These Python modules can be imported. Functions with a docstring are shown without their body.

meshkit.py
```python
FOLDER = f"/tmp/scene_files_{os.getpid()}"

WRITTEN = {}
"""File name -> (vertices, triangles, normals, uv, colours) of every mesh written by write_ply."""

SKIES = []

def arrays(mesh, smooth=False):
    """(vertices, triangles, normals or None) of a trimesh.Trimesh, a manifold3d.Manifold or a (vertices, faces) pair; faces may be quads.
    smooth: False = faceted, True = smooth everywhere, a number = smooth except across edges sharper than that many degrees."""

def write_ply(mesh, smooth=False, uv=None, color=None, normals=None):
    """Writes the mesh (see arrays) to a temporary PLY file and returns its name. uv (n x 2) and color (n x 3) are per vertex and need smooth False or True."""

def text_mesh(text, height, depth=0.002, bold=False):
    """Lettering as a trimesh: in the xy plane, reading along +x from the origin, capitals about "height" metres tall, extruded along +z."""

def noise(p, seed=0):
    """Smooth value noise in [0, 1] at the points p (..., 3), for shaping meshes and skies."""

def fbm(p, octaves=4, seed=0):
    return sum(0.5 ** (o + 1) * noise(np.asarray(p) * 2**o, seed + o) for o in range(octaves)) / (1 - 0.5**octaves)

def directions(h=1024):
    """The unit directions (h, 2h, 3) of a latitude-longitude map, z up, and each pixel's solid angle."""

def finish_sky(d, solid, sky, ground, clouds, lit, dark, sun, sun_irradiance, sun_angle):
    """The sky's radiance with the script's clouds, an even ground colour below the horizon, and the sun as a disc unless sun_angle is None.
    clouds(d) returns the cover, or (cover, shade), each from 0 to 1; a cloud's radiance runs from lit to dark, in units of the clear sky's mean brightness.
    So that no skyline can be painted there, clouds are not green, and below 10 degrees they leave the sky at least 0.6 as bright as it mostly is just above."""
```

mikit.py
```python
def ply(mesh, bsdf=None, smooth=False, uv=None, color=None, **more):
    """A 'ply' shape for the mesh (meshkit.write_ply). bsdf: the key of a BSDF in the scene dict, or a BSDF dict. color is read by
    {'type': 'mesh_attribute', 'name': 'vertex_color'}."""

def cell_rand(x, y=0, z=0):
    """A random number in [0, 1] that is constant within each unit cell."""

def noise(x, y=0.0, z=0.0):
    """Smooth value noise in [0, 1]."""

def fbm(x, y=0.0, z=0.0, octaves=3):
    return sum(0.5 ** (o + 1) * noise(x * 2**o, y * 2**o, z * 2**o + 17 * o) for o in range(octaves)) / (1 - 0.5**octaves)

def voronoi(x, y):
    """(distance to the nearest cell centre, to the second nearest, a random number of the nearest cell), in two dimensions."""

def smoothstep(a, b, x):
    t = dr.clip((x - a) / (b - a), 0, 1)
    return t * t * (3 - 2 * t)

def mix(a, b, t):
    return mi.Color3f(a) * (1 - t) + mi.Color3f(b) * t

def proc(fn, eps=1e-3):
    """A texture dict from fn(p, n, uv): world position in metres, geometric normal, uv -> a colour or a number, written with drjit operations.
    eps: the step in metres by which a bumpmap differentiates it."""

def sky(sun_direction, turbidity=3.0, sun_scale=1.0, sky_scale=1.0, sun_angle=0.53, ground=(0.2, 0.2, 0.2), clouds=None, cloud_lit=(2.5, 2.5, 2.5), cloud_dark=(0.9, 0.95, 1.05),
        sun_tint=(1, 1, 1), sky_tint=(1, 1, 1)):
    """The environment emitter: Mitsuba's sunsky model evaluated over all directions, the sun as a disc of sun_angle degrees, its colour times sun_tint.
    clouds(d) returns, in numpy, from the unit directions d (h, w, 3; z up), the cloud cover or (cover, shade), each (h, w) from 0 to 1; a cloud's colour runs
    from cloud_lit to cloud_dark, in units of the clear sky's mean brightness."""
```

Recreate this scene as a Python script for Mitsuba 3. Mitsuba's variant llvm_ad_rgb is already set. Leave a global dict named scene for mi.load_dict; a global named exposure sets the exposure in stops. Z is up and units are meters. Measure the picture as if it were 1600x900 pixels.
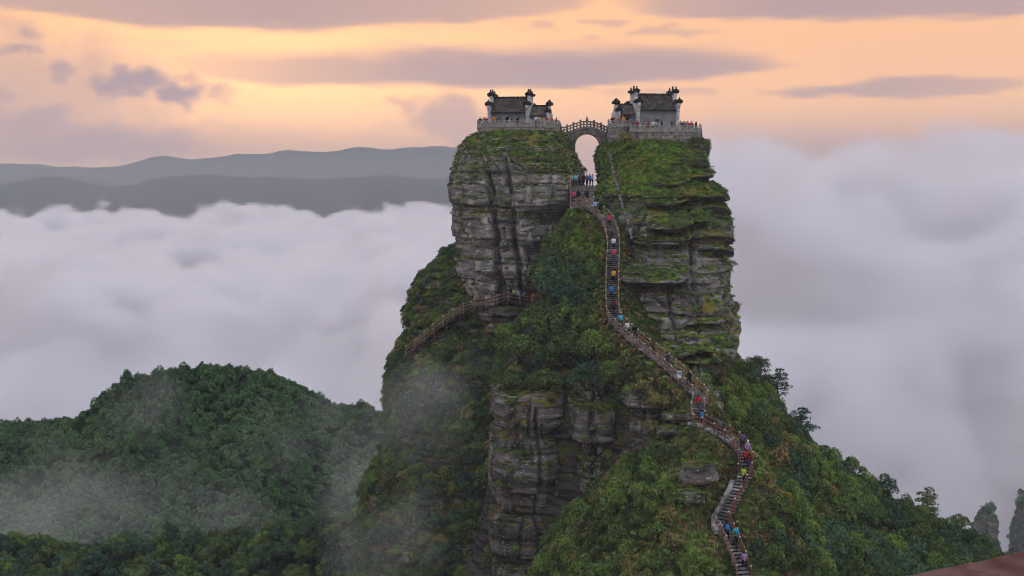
import math, random, numpy as np, trimesh, mitsuba as mi, mikit, meshkit
from scipy import ndimage
T = mi.ScalarTransform4f
scene, labels = {}, {}
F = 1931.0          # focal length in the pixels of a 1600 x 900 frame
HZ = 300.0          # row of the eye level in that frame

# ---------------------------------------------------------------- camera, sky, exposure
exposure = 4.2
scene['camera'] = dict(type='perspective', fov=2 * math.degrees(math.atan(800 / F)), fov_axis='x', near_clip=0.1, far_clip=20000.0,
                       principal_point_offset_y=(450 - HZ) / 900.0,
                       to_world=T().look_at(origin=[0, 0, 0], target=[0, 1, 0], up=[0, 0, 1]), medium=dict(type='ref', id='haze_air'))

def sstep(a, b, x):
    t = np.clip((x - a) / (b - a), 0, 1)
    return t * t * (3 - 2 * t)

def sky_clouds(d):
    az = np.degrees(np.arctan2(d[..., 0], d[..., 1]))
    el = np.degrees(np.arcsin(np.clip(d[..., 2], -1, 1)))
    u = az / 22.5 * 800 + 800                      # degrees told in the frame's scale, for laying the cloud banks out
    v = HZ - np.tan(np.radians(np.clip(el, 0, 80))) * F
    noise = lambda fu, fv, seed, o=4: meshkit.fbm(np.stack([u / fu, v / fv, np.full_like(u, seed * 3.7)], -1), o, seed) - .5
    s1, s2, s3 = noise(210, 26, 11), noise(80, 9, 12), noise(60, 38, 13, 5)
    n1 = meshkit.fbm(d * [5, 5, 9], 4, 14)
    vv = v + s1 * 34 + s2 * 12
    def band(us, top, bot, op, soft_t=16, soft_b=6):
        o = np.interp(u, us, op)
        yt, yb = np.interp(u, us, top), np.interp(u, us, bot)
        return o * sstep(yt - soft_t, yt + soft_t, vv) * sstep(yb + soft_b, yb - soft_b, vv)
    dark = band([-600, 0, 250, 420, 700, 900, 960], [-200] * 7, [30, 28, 46, 46, 40, 18, 5], [.8, .75, .85, .9, .8, .6, 0])
    for q in (band([930, 1050, 1250, 1600, 2200], [-200] * 5, [8, 28, 40, 42, 36], [0, .75, .95, .9, .8]),
              band([120, 300, 450, 650, 880, 1100, 1200, 1320], [98, 90, 84, 78, 70, 80, 92, 100], [106, 122, 132, 134, 134, 128, 112, 102], [0, .45, .7, .9, .95, .9, .85, 0]),
              band([880, 1000, 1130, 1160], [136, 138, 140, 144], [140, 148, 148, 146], [0, .6, .6, 0], 4, 4),
              band([1150, 1260, 1400, 1560, 1700], [142, 134, 131, 133, 140], [146, 152, 156, 152, 146], [0, .8, .85, .7, .3], 5, 4),
              band([1380, 1430, 1520, 1560], [178, 176, 176, 180], [182, 188, 188, 184], [0, .35, .35, 0], 4, 4),
              .55 * sstep(.04, .16, s2 + .5 * s1) * np.interp(u, [760, 860, 1100, 1200], [0, 1, 1, 0]) * sstep(80, 60, v) * sstep(5, 25, v),
              .3 * sstep(.02, .2, s1 + .4 * s2) * sstep(118, 80, v)):
        dark = np.maximum(dark, q)
    uu, vp = u + s3 * 120 + noise(24, 16, 15) * 60, v + noise(70, 40, 16, 5) * 60 + noise(22, 14, 17) * 34
    puffs = np.zeros_like(u)
    for cx, cy, rx, ry, k in ((95, 120, 50, 17, .9), (185, 138, 66, 26, 1), (272, 146, 52, 24, 1), (15, 84, 42, 20, .9), (50, 195, 80, 38, .9), (150, 222, 110, 34, .9), (-60, 190, 120, 70, .95), (260, 240, 110, 22, .7), (0, 150, 30, 12, .6), (70, 150, 200, 74, .66), (140, 225, 250, 46, .86), (10, 100, 70, 50, .6),
                              (625, 160, 38, 13, .6), (700, 190, 78, 36, .75), (760, 215, 90, 30, .7), (600, 200, 50, 16, .35)):
        puffs = np.maximum(puffs, k * sstep(1.6, .35, np.sqrt(((uu - cx) / rx) ** 2 + ((vp - cy) / ry) ** 2)))
    dark = np.maximum(dark, puffs)
    # away from the glow the sky goes from yellow over peach to rose
    glow = np.exp(-((u - 430) / 430) ** 2) * np.exp(-((v - 120) / 95) ** 2)
    far = sstep(500, 1500, u) + sstep(250, -400, u)
    low = sstep(150, 250, v)
    shade = np.maximum(.10 + .17 * far + .50 * low + .16 * s1, dark * .88 + .06)
    high = sstep(9.5, 16, el)
    back = sstep(35, 80, np.abs(az))
    shade = shade * (1 - high) + high * (.80 + .2 * n1)
    shade = shade * (1 - back) + back * np.maximum(shade, .8)
    # a little of the clear glow comes through; overhead and behind, the cloud breaks up
    thin = .013 * glow * (1 - dark)
    open_ = sstep(18, 38, el) * np.maximum(back, sstep(40, 60, el)) * sstep(.75, .35, n1)
    return 1 - OPEN * open_ - thin, shade

OPEN, LIT = .85, .46
SUN = np.array([-.2, .97, .1])
scene['sky'] = mikit.sky(SUN, turbidity=3, sun_scale=0.0, sky_scale=4.0, ground=(.5, .5, .52), clouds=sky_clouds,
                         cloud_lit=np.array([1.06, .54, .215]) * LIT, cloud_dark=np.array([.33, .235, .255]) * LIT, sky_tint=(1.26, .98, .84))

# ---------------------------------------------------------------- helpers
def W(px, py, Y):
    return np.array([(px - 800.0) / F * Y, Y, (HZ - py) / F * Y])

def lattice(shape, cells, seed):
    r = np.random.default_rng(seed).random([c + 4 for c in cells])
    z = ndimage.zoom(r, [(s + 0.0) / c for s, c in zip(shape, cells)], order=3, mode='nearest')
    return z[tuple(slice(0, s) for s in shape)]

def fog(name, lo, hi, dens, sigma, albedo=.985, g=None):
    """A box of cloud: dens(X, Y, Z) -> 0..1 on a grid given with it, in a box lo..hi."""
    grid = np.ascontiguousarray(np.clip(dens, 0, 1) ** 1.0, dtype=np.float32)
    lo, hi = np.array(lo, float), np.array(hi, float)
    med = dict(type='heterogeneous', albedo=dict(type='constvolume', value=dict(type='rgb', value=[albedo] * 3) if not isinstance(albedo, (list, tuple)) else dict(type='rgb', value=list(albedo))),
               sigma_t=dict(type='gridvolume', grid=mi.VolumeGrid((grid * sigma)[..., None]), filter_type='trilinear', wrap_mode='clamp', raw=True,
                            to_world=T().translate(lo.tolist()).scale((hi - lo).tolist())), scale=1.0)
    scene[name + '_medium'] = med
    scene[name] = dict(type='cube', to_world=T().translate(((lo + hi) / 2).tolist()).scale(((hi - lo) / 2 * .9999).tolist()), bsdf=dict(type='null'),
                       interior=dict(type='ref', id=name + '_medium'), exterior=dict(type='ref', id='haze_air'))

# ---------------------------------------------------------------- haze and clouds
scene['haze_air'] = dict(type='homogeneous', albedo=dict(type='rgb', value=[.82, .895, .995]), sigma_t=1.9e-4)
scene['haze'] = dict(type='cube', to_world=T().translate([0, 3300, -125.5]).scale([3500, 3340, 355.5]), bsdf=dict(type='null'), interior=dict(type='ref', id='haze_air'))
labels['haze'] = dict(label='thin dawn haze in the air between the peaks', category='haze', kind='stuff')

def cloud_box(name, lo, hi, n, near):
    nx, ny, nz = n
    X = np.linspace(lo[0], hi[0], nx)[None, :] + np.zeros((ny, 1)); Y = np.linspace(lo[1], hi[1], ny)[:, None] + np.zeros((1, nx))
    Z = np.linspace(lo[2], hi[2], nz)[:, None, None]
    flat = lambda s, seed, o=1: meshkit.fbm(np.stack([X / s, Y / s, np.full_like(X, seed * 1.37)], -1), o, seed) - .5
    billow = lambda s, seed: np.abs(flat(s, seed, 2)) * 4.0 - .55               # rounded heads between sharp troughs
    big, mid, fine = flat(330, 3, 2), billow(150, 4), billow(62, 5)
    g = np.stack(np.broadcast_arrays(X[None], Y[None], Z), -1)
    n3 = meshkit.noise(g / [95, 95, 60], 6) - .5
    n4 = meshkit.noise(g / [38, 38, 26], 7) - .5
    n4 += .5 * (meshkit.noise(g / [17, 17, 13], 8) - .5)
    top = -72 + 70 * big + 52 * mid + (22 - 11 * sstep(1300, 2200, Y)) * fine - 45 * sstep(1000, 620, Y)
    # the fog bank that stands up behind the tower on the right
    bank = sstep(10, 120, X) * sstep(600, 760, Y) * sstep(2300, 1500, Y)
    top = top * (1 - bank) + bank * (8 + 34 * np.exp(-((X - 165) / 60) ** 2 - ((Y - 900) / 160) ** 2) + 22 * np.exp(-((X - 285) / 60) ** 2 - ((Y - 960) / 160) ** 2) + 90 * big + 64 * mid + 24 * fine + 26 * sstep(260, 380, X))
    t3 = top[None] + (40 + 30 * bank[None]) * n3 + (26 + 34 * bank[None]) * n4
    soft = 8 + 55 * bank[None]
    dens = np.clip((t3 - Z) / soft, 0, 1)
    dens *= sstep(560, 690, Y)[None] * sstep(lo[2], lo[2] + 30, Z)
    dens *= 1 - .8 * sstep(.0, -.24, n3)
    dens *= sstep(hi[2], hi[2] - 25, Z)
    # the damp air over the clouds
    dens = np.maximum(dens, .0015 * sstep(560, 800, Y)[None] * sstep(hi[2], hi[2] - 60, Z))
    fog(name, lo, hi, dens, .06, albedo=[.96, .945, .96])
cloud_box('cloud_bank', (-560, 560, -300), (560, 1250, 110), (224, 140, 82), True)
cloud_box('cloud_sea', (-1460, 1251, -400), (1460, 3300, 110), (250, 176, 64), False)
def near_mist():
    lo, hi = (-170, 146, -140), (14, 556, -12)
    nx, ny, nz = 150, 250, 90
    X = np.linspace(lo[0], hi[0], nx)[None, None, :]; Y = np.linspace(lo[1], hi[1], ny)[None, :, None]; Z = np.linspace(lo[2], hi[2], nz)[:, None, None]
    n = .6 * (lattice((nz, ny, nx), (7, 14, 12), 41) - .5) + .4 * (lattice((nz, ny, nx), (18, 36, 30), 42) - .5) + .25 * (lattice((nz, ny, nx), (40, 80, 66), 43) - .5)
    d = np.zeros((nz, ny, nx))
    def puff(px, py, Yc, rx, ry, rz, k):
        c = W(px, py, Yc)
        r = np.sqrt(((X - c[0]) / rx) ** 2 + ((Y - c[1]) / ry) ** 2 + ((Z - c[2]) / rz) ** 2)
        np.maximum(d, k * np.clip(1.15 - r + 2.2 * n, 0, 1), out=d)
    for q in MIST: puff(*q)
    edge = lambda A, a, b: sstep(a, a + 8, A) * sstep(b, b - 8, A)
    d *= edge(X, lo[0], hi[0]) * edge(Y, lo[1], hi[1]) * edge(Z, lo[2], hi[2])
    fog('near_mist', lo, hi, d, .05)
MIST = [(705, 600, 165, 8, 7, 6, .6), (640, 640, 163, 6, 6, 9, .4), (740, 560, 166, 6, 6, 5, .42), (660, 800, 154, 9, 7, 9, .6), (610, 890, 150, 8, 8, 7, .55), (700, 700, 160, 7, 7, 9, .3), (575, 745, 200, 6, 14, 8, .2), (560, 700, 300, 10, 40, 10, .14),
        (10, 800, 320, 34, 40, 12, .09), (180, 812, 320, 34, 34, 8, .075), (310, 812, 320, 28, 30, 7, .07), (240, 640, 425, 20, 18, 11, .065), (110, 720, 400, 18, 20, 15, .05), (480, 700, 390, 18, 22, 10, .055)]
near_mist()
labels['near_mist'] = dict(label='thin wisps of mist drifting round the cliff flank and the wooded hill', category='mist', kind='stuff')
labels['cloud_bank'] = dict(label='bank of pale grey cloud close behind the tower and the wooded hill', category='clouds', kind='stuff')
labels['cloud_sea'] = dict(label='sea of pale grey clouds stretching to the far mountain ridges', category='clouds', kind='stuff')

# ---------------------------------------------------------------- far setting
def grid_mesh(P):
    h, w = P.shape[:2]
    i = np.arange(h * w).reshape(h, w)
    f = np.stack([i[:-1, :-1], i[:-1, 1:], i[1:, 1:], i[1:, :-1]], -1).reshape(-1, 4)
    return P.reshape(-1, 3), np.vstack([f[:, [0, 1, 2]], f[:, [0, 2, 3]]])

scene['far_forest_mat'] = dict(type='twosided', bsdf=dict(type='diffuse', reflectance=dict(type='rgb', value=[.035, .05, .045])))
def far_ridge(name, Y, prof, depth, seed, label):
    px, py = np.array(prof, float).T
    xs = np.linspace(px[0], px[-1], 420)
    top = np.interp(xs, px, py)
    top = ndimage.gaussian_filter1d(top, 1.6) + (meshkit.fbm(np.stack([xs / 60, xs * 0, xs * 0 + seed], -1), 4, seed) - .5) * 11
    X = (xs - 800) / F * Y
    Zt = (HZ - top) / F * Y
    t = np.concatenate([np.linspace(-1, 0, 40), np.linspace(0, 1, 24)[1:]])
    P = np.zeros((len(t), len(xs), 3))
    rng = np.stack(np.meshgrid(xs * .02, t * 6, indexing='xy'), -1)
    n = meshkit.fbm(np.concatenate([rng, np.zeros(rng.shape[:2] + (1,))], -1), 5, seed) - .5
    P[..., 0] = X[None]
    P[..., 1] = Y + t[:, None] * depth
    P[..., 2] = Zt[None] - np.abs(t[:, None]) ** 1.15 * (Zt[None] + 330) + n * 190 * np.minimum(np.abs(t[:, None]) * 4, 1) + n * 6 - 40 * np.abs(t[:, None])
    scene[name] = mikit.ply(grid_mesh(P), 'far_forest_mat', smooth=True)
    labels[name] = dict(label=label, category='mountain', kind='structure')
far_ridge('mountain_ridge', 4300, [(-500, 300), (-200, 285), (0, 289), (75, 279), (110, 277), (165, 292), (230, 285), (270, 278), (330, 276), (420, 281), (520, 280), (620, 276), (760, 284), (900, 320), (1200, 420), (1700, 430), (2000, 430)], 830, 5,
          'dark blue mountain ridge just above the sea of clouds')
far_ridge('mountain_ridge_001', 5900, [(-400, 262), (0, 256), (130, 261), (190, 256), (265, 245), (300, 250), (345, 247), (370, 240), (415, 242), (450, 234), (530, 236), (560, 228), (600, 237), (690, 228), (760, 240), (860, 300), (1000, 420), (1900, 430)], 600, 6,
          'faint farther mountain ridge fading into the haze under the glowing sky')
v = np.array([[-3450, -35, -480], [3450, -35, -480], [3450, 6600, -480], [-3450, 6600, -480]], float)
scene['valley_floor'] = mikit.ply((v, np.array([[0, 1, 2], [0, 2, 3]])), 'far_forest_mat')
labels['valley_floor'] = dict(label='forested valley floor deep under the clouds', category='ground', kind='structure')

# ---------------------------------------------------------------- the rock
def L(g):
    """An sRGB colour of 0..255 as linear reflectance."""
    c = np.array(g, float) / 255
    return np.where(c < .04045, c / 12.92, ((c + .055) / 1.055) ** 2.4)

def band_offsets(z, th, seed, mean=1.6, amp=.6, skip=.0):
    """Strata: the outward offset of each rock bed at height z and angle th, with a rounded brow and an undercut foot."""
    r = np.random.default_rng(seed)
    edges = [-90.0]
    while edges[-1] < 40:
        edges.append(edges[-1] + mean * r.choice([.35, .6, 1, 1.4, 2.1], p=[.25, .25, .25, .15, .1]))
    edges = np.array(edges)
    k = np.clip(np.searchsorted(edges, z) - 1, 0, len(edges) - 2)
    t = (z - edges[k]) / (edges[k + 1] - edges[k])
    a = r.normal(0, 1, len(edges)) * amp
    n = meshkit.noise(np.stack([np.cos(th) * 2.3, np.sin(th) * 2.3, k * 7.31], -1), seed) - .5
    n2 = meshkit.noise(np.stack([np.cos(th) * 9, np.sin(th) * 9, k * 3.17 + 50], -1), seed + 1) - .5
    h = (edges[k + 1] - edges[k])
    prof = np.minimum(1, np.minimum((1 - t) * h / .35, t * h / .18))       # rounded top edge, sharp undercut
    prof = np.sqrt(np.clip(prof, 0, 1))
    return a[k] + n * 1.9 * amp + n2 * 1.1 * amp + (prof - 1) * .38 * np.minimum(1, h / 1.0)

def column(levels, Ys, seed, nt=420, dz=.17, power=2.8, amp=.6, cracks=(), rough=1.0, bulge=None, calm=None, mean=1.9):
    """A rock body from its outline: levels = (row, left, right, front depth, back depth); its cross-sections are rounded boxes."""
    lv = np.array(levels, float)
    zs = (HZ - lv[:, 0]) / F * Ys
    z = np.arange(zs[-1], zs[0] + 1e-6, dz)
    o = np.argsort(zs)
    from scipy.interpolate import PchipInterpolator
    f = [PchipInterpolator(zs[o], lv[o, k]) for k in range(1, 5)]
    Lp, Rp, Yf, Yb = [g(z) for g in f]
    th = np.linspace(0, 2 * np.pi, nt, endpoint=False)
    # more columns on the side that faces the camera
    th = th - .55 * np.sin(th + np.pi / 2 + np.pi) * 0 + .45 * np.sin(2 * (th + np.pi / 2)) * 0
    c, s = np.cos(th), np.sin(th)
    pw = (np.interp(-z, [-zs[0], -zs[-1]], power) if isinstance(power, tuple) else np.full(len(z), power))[:, None]
    r = (np.abs(c)[None] ** pw + np.abs(s)[None] ** pw) ** (-1 / pw)
    ex, ey = r * c[None], r * s[None]
    cy, ry = (Yf + Yb) / 2, (Yb - Yf) / 2
    cx, rx = (Lp + Rp - 1600) / 2 / F * Ys, (Rp - Lp) / 2 / F * Ys
    for _ in range(25):
        X = cx[:, None] + rx[:, None] * ex
        Y = cy[:, None] + ry[:, None] * ey
        p = 800 + F * X / Y
        el, er = Lp - p.min(1), Rp - p.max(1)
        cx += np.clip((el + er) / 2 / F * Ys * .7, -2, 2)
        rx = np.clip(rx + np.clip((er - el) / 2 / F * Ys * .7, -2, 2), 1, 60)
    TH, ZZ = np.meshgrid(th, z)
    X = cx[:, None] + rx[:, None] * ex
    Y = cy[:, None] + ry[:, None] * ey
    # outward direction in the level plane
    nx, ny = np.roll(Y, -1, 1) - np.roll(Y, 1, 1), -(np.roll(X, -1, 1) - np.roll(X, 1, 1))
    ln = np.hypot(nx, ny) + 1e-9
    nx, ny = nx / ln, ny / ln
    P = np.stack([X, Y, ZZ], -1)
    warp = (meshkit.fbm(P * [.09, .09, .05], 3, seed) - .5) * 2.2
    ang = np.arctan2(P[..., 1] - cy.mean(), P[..., 0] - cx.mean())
    d = band_offsets(ZZ + warp, ang, seed, mean, amp)
    d += band_offsets(ZZ + warp * 1.1, ang * 1.7, seed + 9, .55, amp * .28) * .8
    d += (meshkit.fbm(P * .12, 3, seed + 2) - .5) * 4.2 * rough
    d += (meshkit.fbm(P * [.55, .55, .9], 3, seed + 3) - .5) * 1.1 * rough
    d += (meshkit.fbm(P * 2.2, 2, seed + 4) - .5) * .28
    # upright joints that break the beds into blocks
    jx = (P[..., 0] * .9 + P[..., 1] * .55) / 3.1 + np.floor((ZZ + warp) / 5.3) * .37 + (meshkit.fbm(P * .2, 2, seed + 6) - .5) * 1.3
    j = np.abs(jx - np.round(jx)) * 3.1
    d -= .55 * np.exp(-(j / .16) ** 2) * (meshkit.noise(P * .22, seed + 8) > .45)
    pxs = 800 + F * X / Y
    if calm is not None:
        d *= calm(P, pxs, HZ - ZZ / Y * F)
    for (x0, y0, x1, y1, wd, dp) in cracks:
        py = HZ - ZZ / Y * F
        t = np.clip((py - y0) / (y1 - y0), 0, 1)
        cxp = x0 + (x1 - x0) * t + (meshkit.fbm(np.stack([ZZ * .3, ZZ * 0, ZZ * 0], -1), 3, seed + int(x0)) - .5) * 16
        fade = sstep(y0 - 12, y0 + 12, py) * sstep(y1 + 12, y1 - 12, py) * (Y < cy.mean() + 3)
        d -= dp * fade * np.exp(-((pxs - cxp) / wd) ** 2)
    if bulge is not None:
        d += bulge(P, pxs, HZ - ZZ / Y * F)
    P[..., 0] += nx * d
    P[..., 1] += ny * d
    # keep to the outline, but for a ragged edge
    q = 800 + F * P[..., 0] / P[..., 1]
    over = np.maximum(q - Rp[:, None] - 2, 0) - np.maximum(Lp[:, None] - 2 - q, 0)
    P[..., 0] -= over * .66 * P[..., 1] / F
    # closed round, and a cap that ends in the middle
    P = np.concatenate([P, P[:, :1]], 1)
    cap = []
    mid = np.stack([np.full(nt + 1, cx[-1]), np.full(nt + 1, cy[-1]), np.full(nt + 1, z[-1])], -1)
    for t in np.linspace(0, 1, 26)[1:]:
        q = P[-1] * (1 - t) + mid * t
        q[:, 2] += (meshkit.fbm(q * .35, 3, seed + 5) - .5) * 1.0 * min(1, t * 6)
        cap.append(q)
    return np.concatenate([P, np.array(cap)], 0)

surfaces = {}
def rock(name, P, mat, label):
    surfaces[name] = P
    scene[name] = mikit.ply(grid_mesh(P), mat, smooth=True)
    labels[name] = dict(label=label, category='rock', kind='structure')

def bell(x, c, w):
    return np.exp(-((x - c) / w) ** 2)

def lp_bulge(P, px, py):
    x1 = np.interp(py, [250, 330, 480], [757, 766, 792]); x2 = np.interp(py, [245, 330, 480], [795, 802, 821]); x0 = np.interp(py, [300, 480], [716, 752])
    b = -.9 * sstep(x1 - 1.5, x1 + 1.5, px) * sstep(255, 275, py) + 1.2 * sstep(x2 - 1.5, x2 + 2, px) * sstep(262, 275, py) + .8 * sstep(x0 - 2, x0 + 2, px) * sstep(300, 330, py)
    b += 1.7 * sstep(812, 828, px) * sstep(335, 318, py) * sstep(245, 268, py)            # mossy brows over the right half
    b += .8 * sstep(806, 818, px) * sstep(385, 375, py) * sstep(340, 352, py) - .8 * sstep(815, 830, px) * bell(py, 338, 6)
    b -= 1.0 * sstep(815, 830, px) * sstep(385, 394, py)
    return b * (P[..., 1] < 197)
LP = column([(207, 749, 877, 189.5, 212), (216, 735, 886, 188, 213), (232, 717, 893, 186, 214), (262, 709, 902, 183.5, 215), (290, 704, 905, 182, 215), (330, 709, 896, 181, 215), (400, 712, 892, 180.5, 215),
             (440, 722, 892, 180, 215), (480, 728, 892, 180, 215), (580, 735, 892, 179, 215)], 197, 21, amp=.5,
            cracks=[(757, 250, 767, 330, 2.6, 2.2), (767, 330, 792, 480, 3.4, 2.4), (795, 245, 802, 330, 2.6, 1.6), (802, 330, 822, 480, 4, 2.2), (722, 330, 760, 480, 5, 1.6), (884, 300, 886, 440, 4, 2)], rough=.75, bulge=lp_bulge, mean=3.0, calm=lambda P, px, py: .45 + .55 * sstep(222, 262, py))

def brow(py, y0, h, k):
    """A rock brow that swells downwards to row y0 and is undercut below it."""
    return k * sstep(y0 - h, y0 - 2, py) * sstep(y0 + 2.5, y0 - .5, py) - .55 * k * sstep(y0 - .5, y0 + 2.5, py) * sstep(y0 + 16, y0 + 4, py)
def rp_bulge(P, px, py):
    w = (meshkit.fbm(np.stack([px * .02, py * 0, py * 0], -1), 2, 5) - .5) * 26
    y = py + w
    mid = sstep(1005, 1030, px) * sstep(1104, 1088, px)
    b = brow(y, 283, 14, 1.3) * sstep(1010, 1035, px) + brow(y, 314, 18, 1.9) * sstep(1000, 1022, px) + brow(y, 352, 22, 2.4) * mid + brow(y, 376, 12, 1.2) * sstep(975, 1000, px)
    b += brow(y, 436, 34, 2.2) * sstep(1082, 1060, px) + brow(y, 330, 30, 1.2) * sstep(1088, 1100, px) + brow(y, 396, 30, 1.4) * sstep(1088, 1100, px)
    b += brow(y, 512, 12, 1.5) * bell(px, 1098, 26) + brow(y, 556, 20, 2.2) * bell(px, 1085, 32)
    b -= .7 * sstep(446, 462, py) * sstep(560, 520, py) * sstep(1085, 1070, px)
    return b
RP = column([(208, 950, 1092, 192, 208), (218, 940, 1102, 189, 211), (232, 933, 1105, 185.5, 213), (250, 930, 1101, 181.5, 214), (280, 930, 1112, 175, 216), (310, 932, 1126, 168.5, 217), (345, 926, 1140, 162, 218), (400, 920, 1142, 156.5, 218),
             (440, 916, 1139, 152.8, 218), (462, 917, 1150, 150.8, 218), (480, 926, 1155, 148.6, 218), (492, 937, 1151, 146.6, 218), (508, 952, 1142, 142, 217), (522, 967, 1138, 137.8, 217), (538, 982, 1134, 134.4, 216), (562, 1002, 1131, 132.4, 216), (620, 1030, 1126, 131, 215), (700, 1050, 1126, 130, 214)], 180, 41,
            amp=.62, nt=520, power=(2.0, 4.2), cracks=[(1072, 300, 1085, 440, 4, 1.6), (1046, 450, 1050, 560, 3, 1.0), (1096, 560, 1099, 640, 2.5, 1.5), (1088, 440, 1096, 520, 4, 1.6)], bulge=rp_bulge, calm=lambda P, px, py: 1 - .8 * sstep(1075, 1030, px) * sstep(335, 285, py))
SL = column([(396, 702, 800, 189, 212), (420, 680, 830, 187, 214), (440, 661, 850, 185.5, 214), (480, 641, 860, 181.5, 214), (530, 627, 860, 177, 214), (570, 618, 850, 174, 213), (620, 613, 850, 171.5, 212), (680, 611, 850, 168.5, 212),
             (700, 590, 850, 166.5, 212), (740, 575, 850, 164, 212), (800, 569, 850, 160, 210), (900, 564, 850, 156, 208), (1000, 560, 850, 153, 206)], 190, 61, power=2.3, amp=.45,
            cracks=[(660, 760, 655, 980, 7, 2.5), (700, 780, 705, 980, 8, 2), (620, 800, 622, 980, 6, 1.5)], rough=1.2)
B1 = column([(606, 786, 872, 144, 158), (622, 772, 877, 142, 160), (660, 770, 877, 141, 160), (700, 769, 876, 140, 160), (722, 768, 875, 139.3, 160), (740, 769, 866, 139.6, 160), (800, 769, 864, 139, 160), (860, 772, 868, 138.6, 160), (960, 776, 872, 137, 160)], 147, 81, nt=380, power=3.2, amp=.5,
            cracks=[(826, 625, 826, 720, 3, .9), (838, 640, 840, 900, 3, 1.1)], rough=.55)
B2 = column([(592, 896, 950, 142, 156), (606, 890, 956, 140.5, 157), (640, 891, 957, 138.8, 157), (700, 893, 956, 138, 157), (780, 898, 950, 137, 157), (860, 898, 950, 136.6, 157)], 146, 101, nt=300, power=2.8, amp=.5, cracks=[(924, 600, 928, 760, 3, .9)], rough=.6)
B3 = column([(600, 985, 1050, 137, 150), (612, 970, 1066, 135, 150), (650, 966, 1068, 133.5, 150), (700, 968, 1066, 132, 150), (800, 970, 1062, 131, 150)], 139, 121, nt=300, power=2.8, amp=.5, cracks=[(1004, 610, 1000, 700, 3, 1.0), (1032, 610, 1034, 680, 3, .8)], rough=.6)

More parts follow.
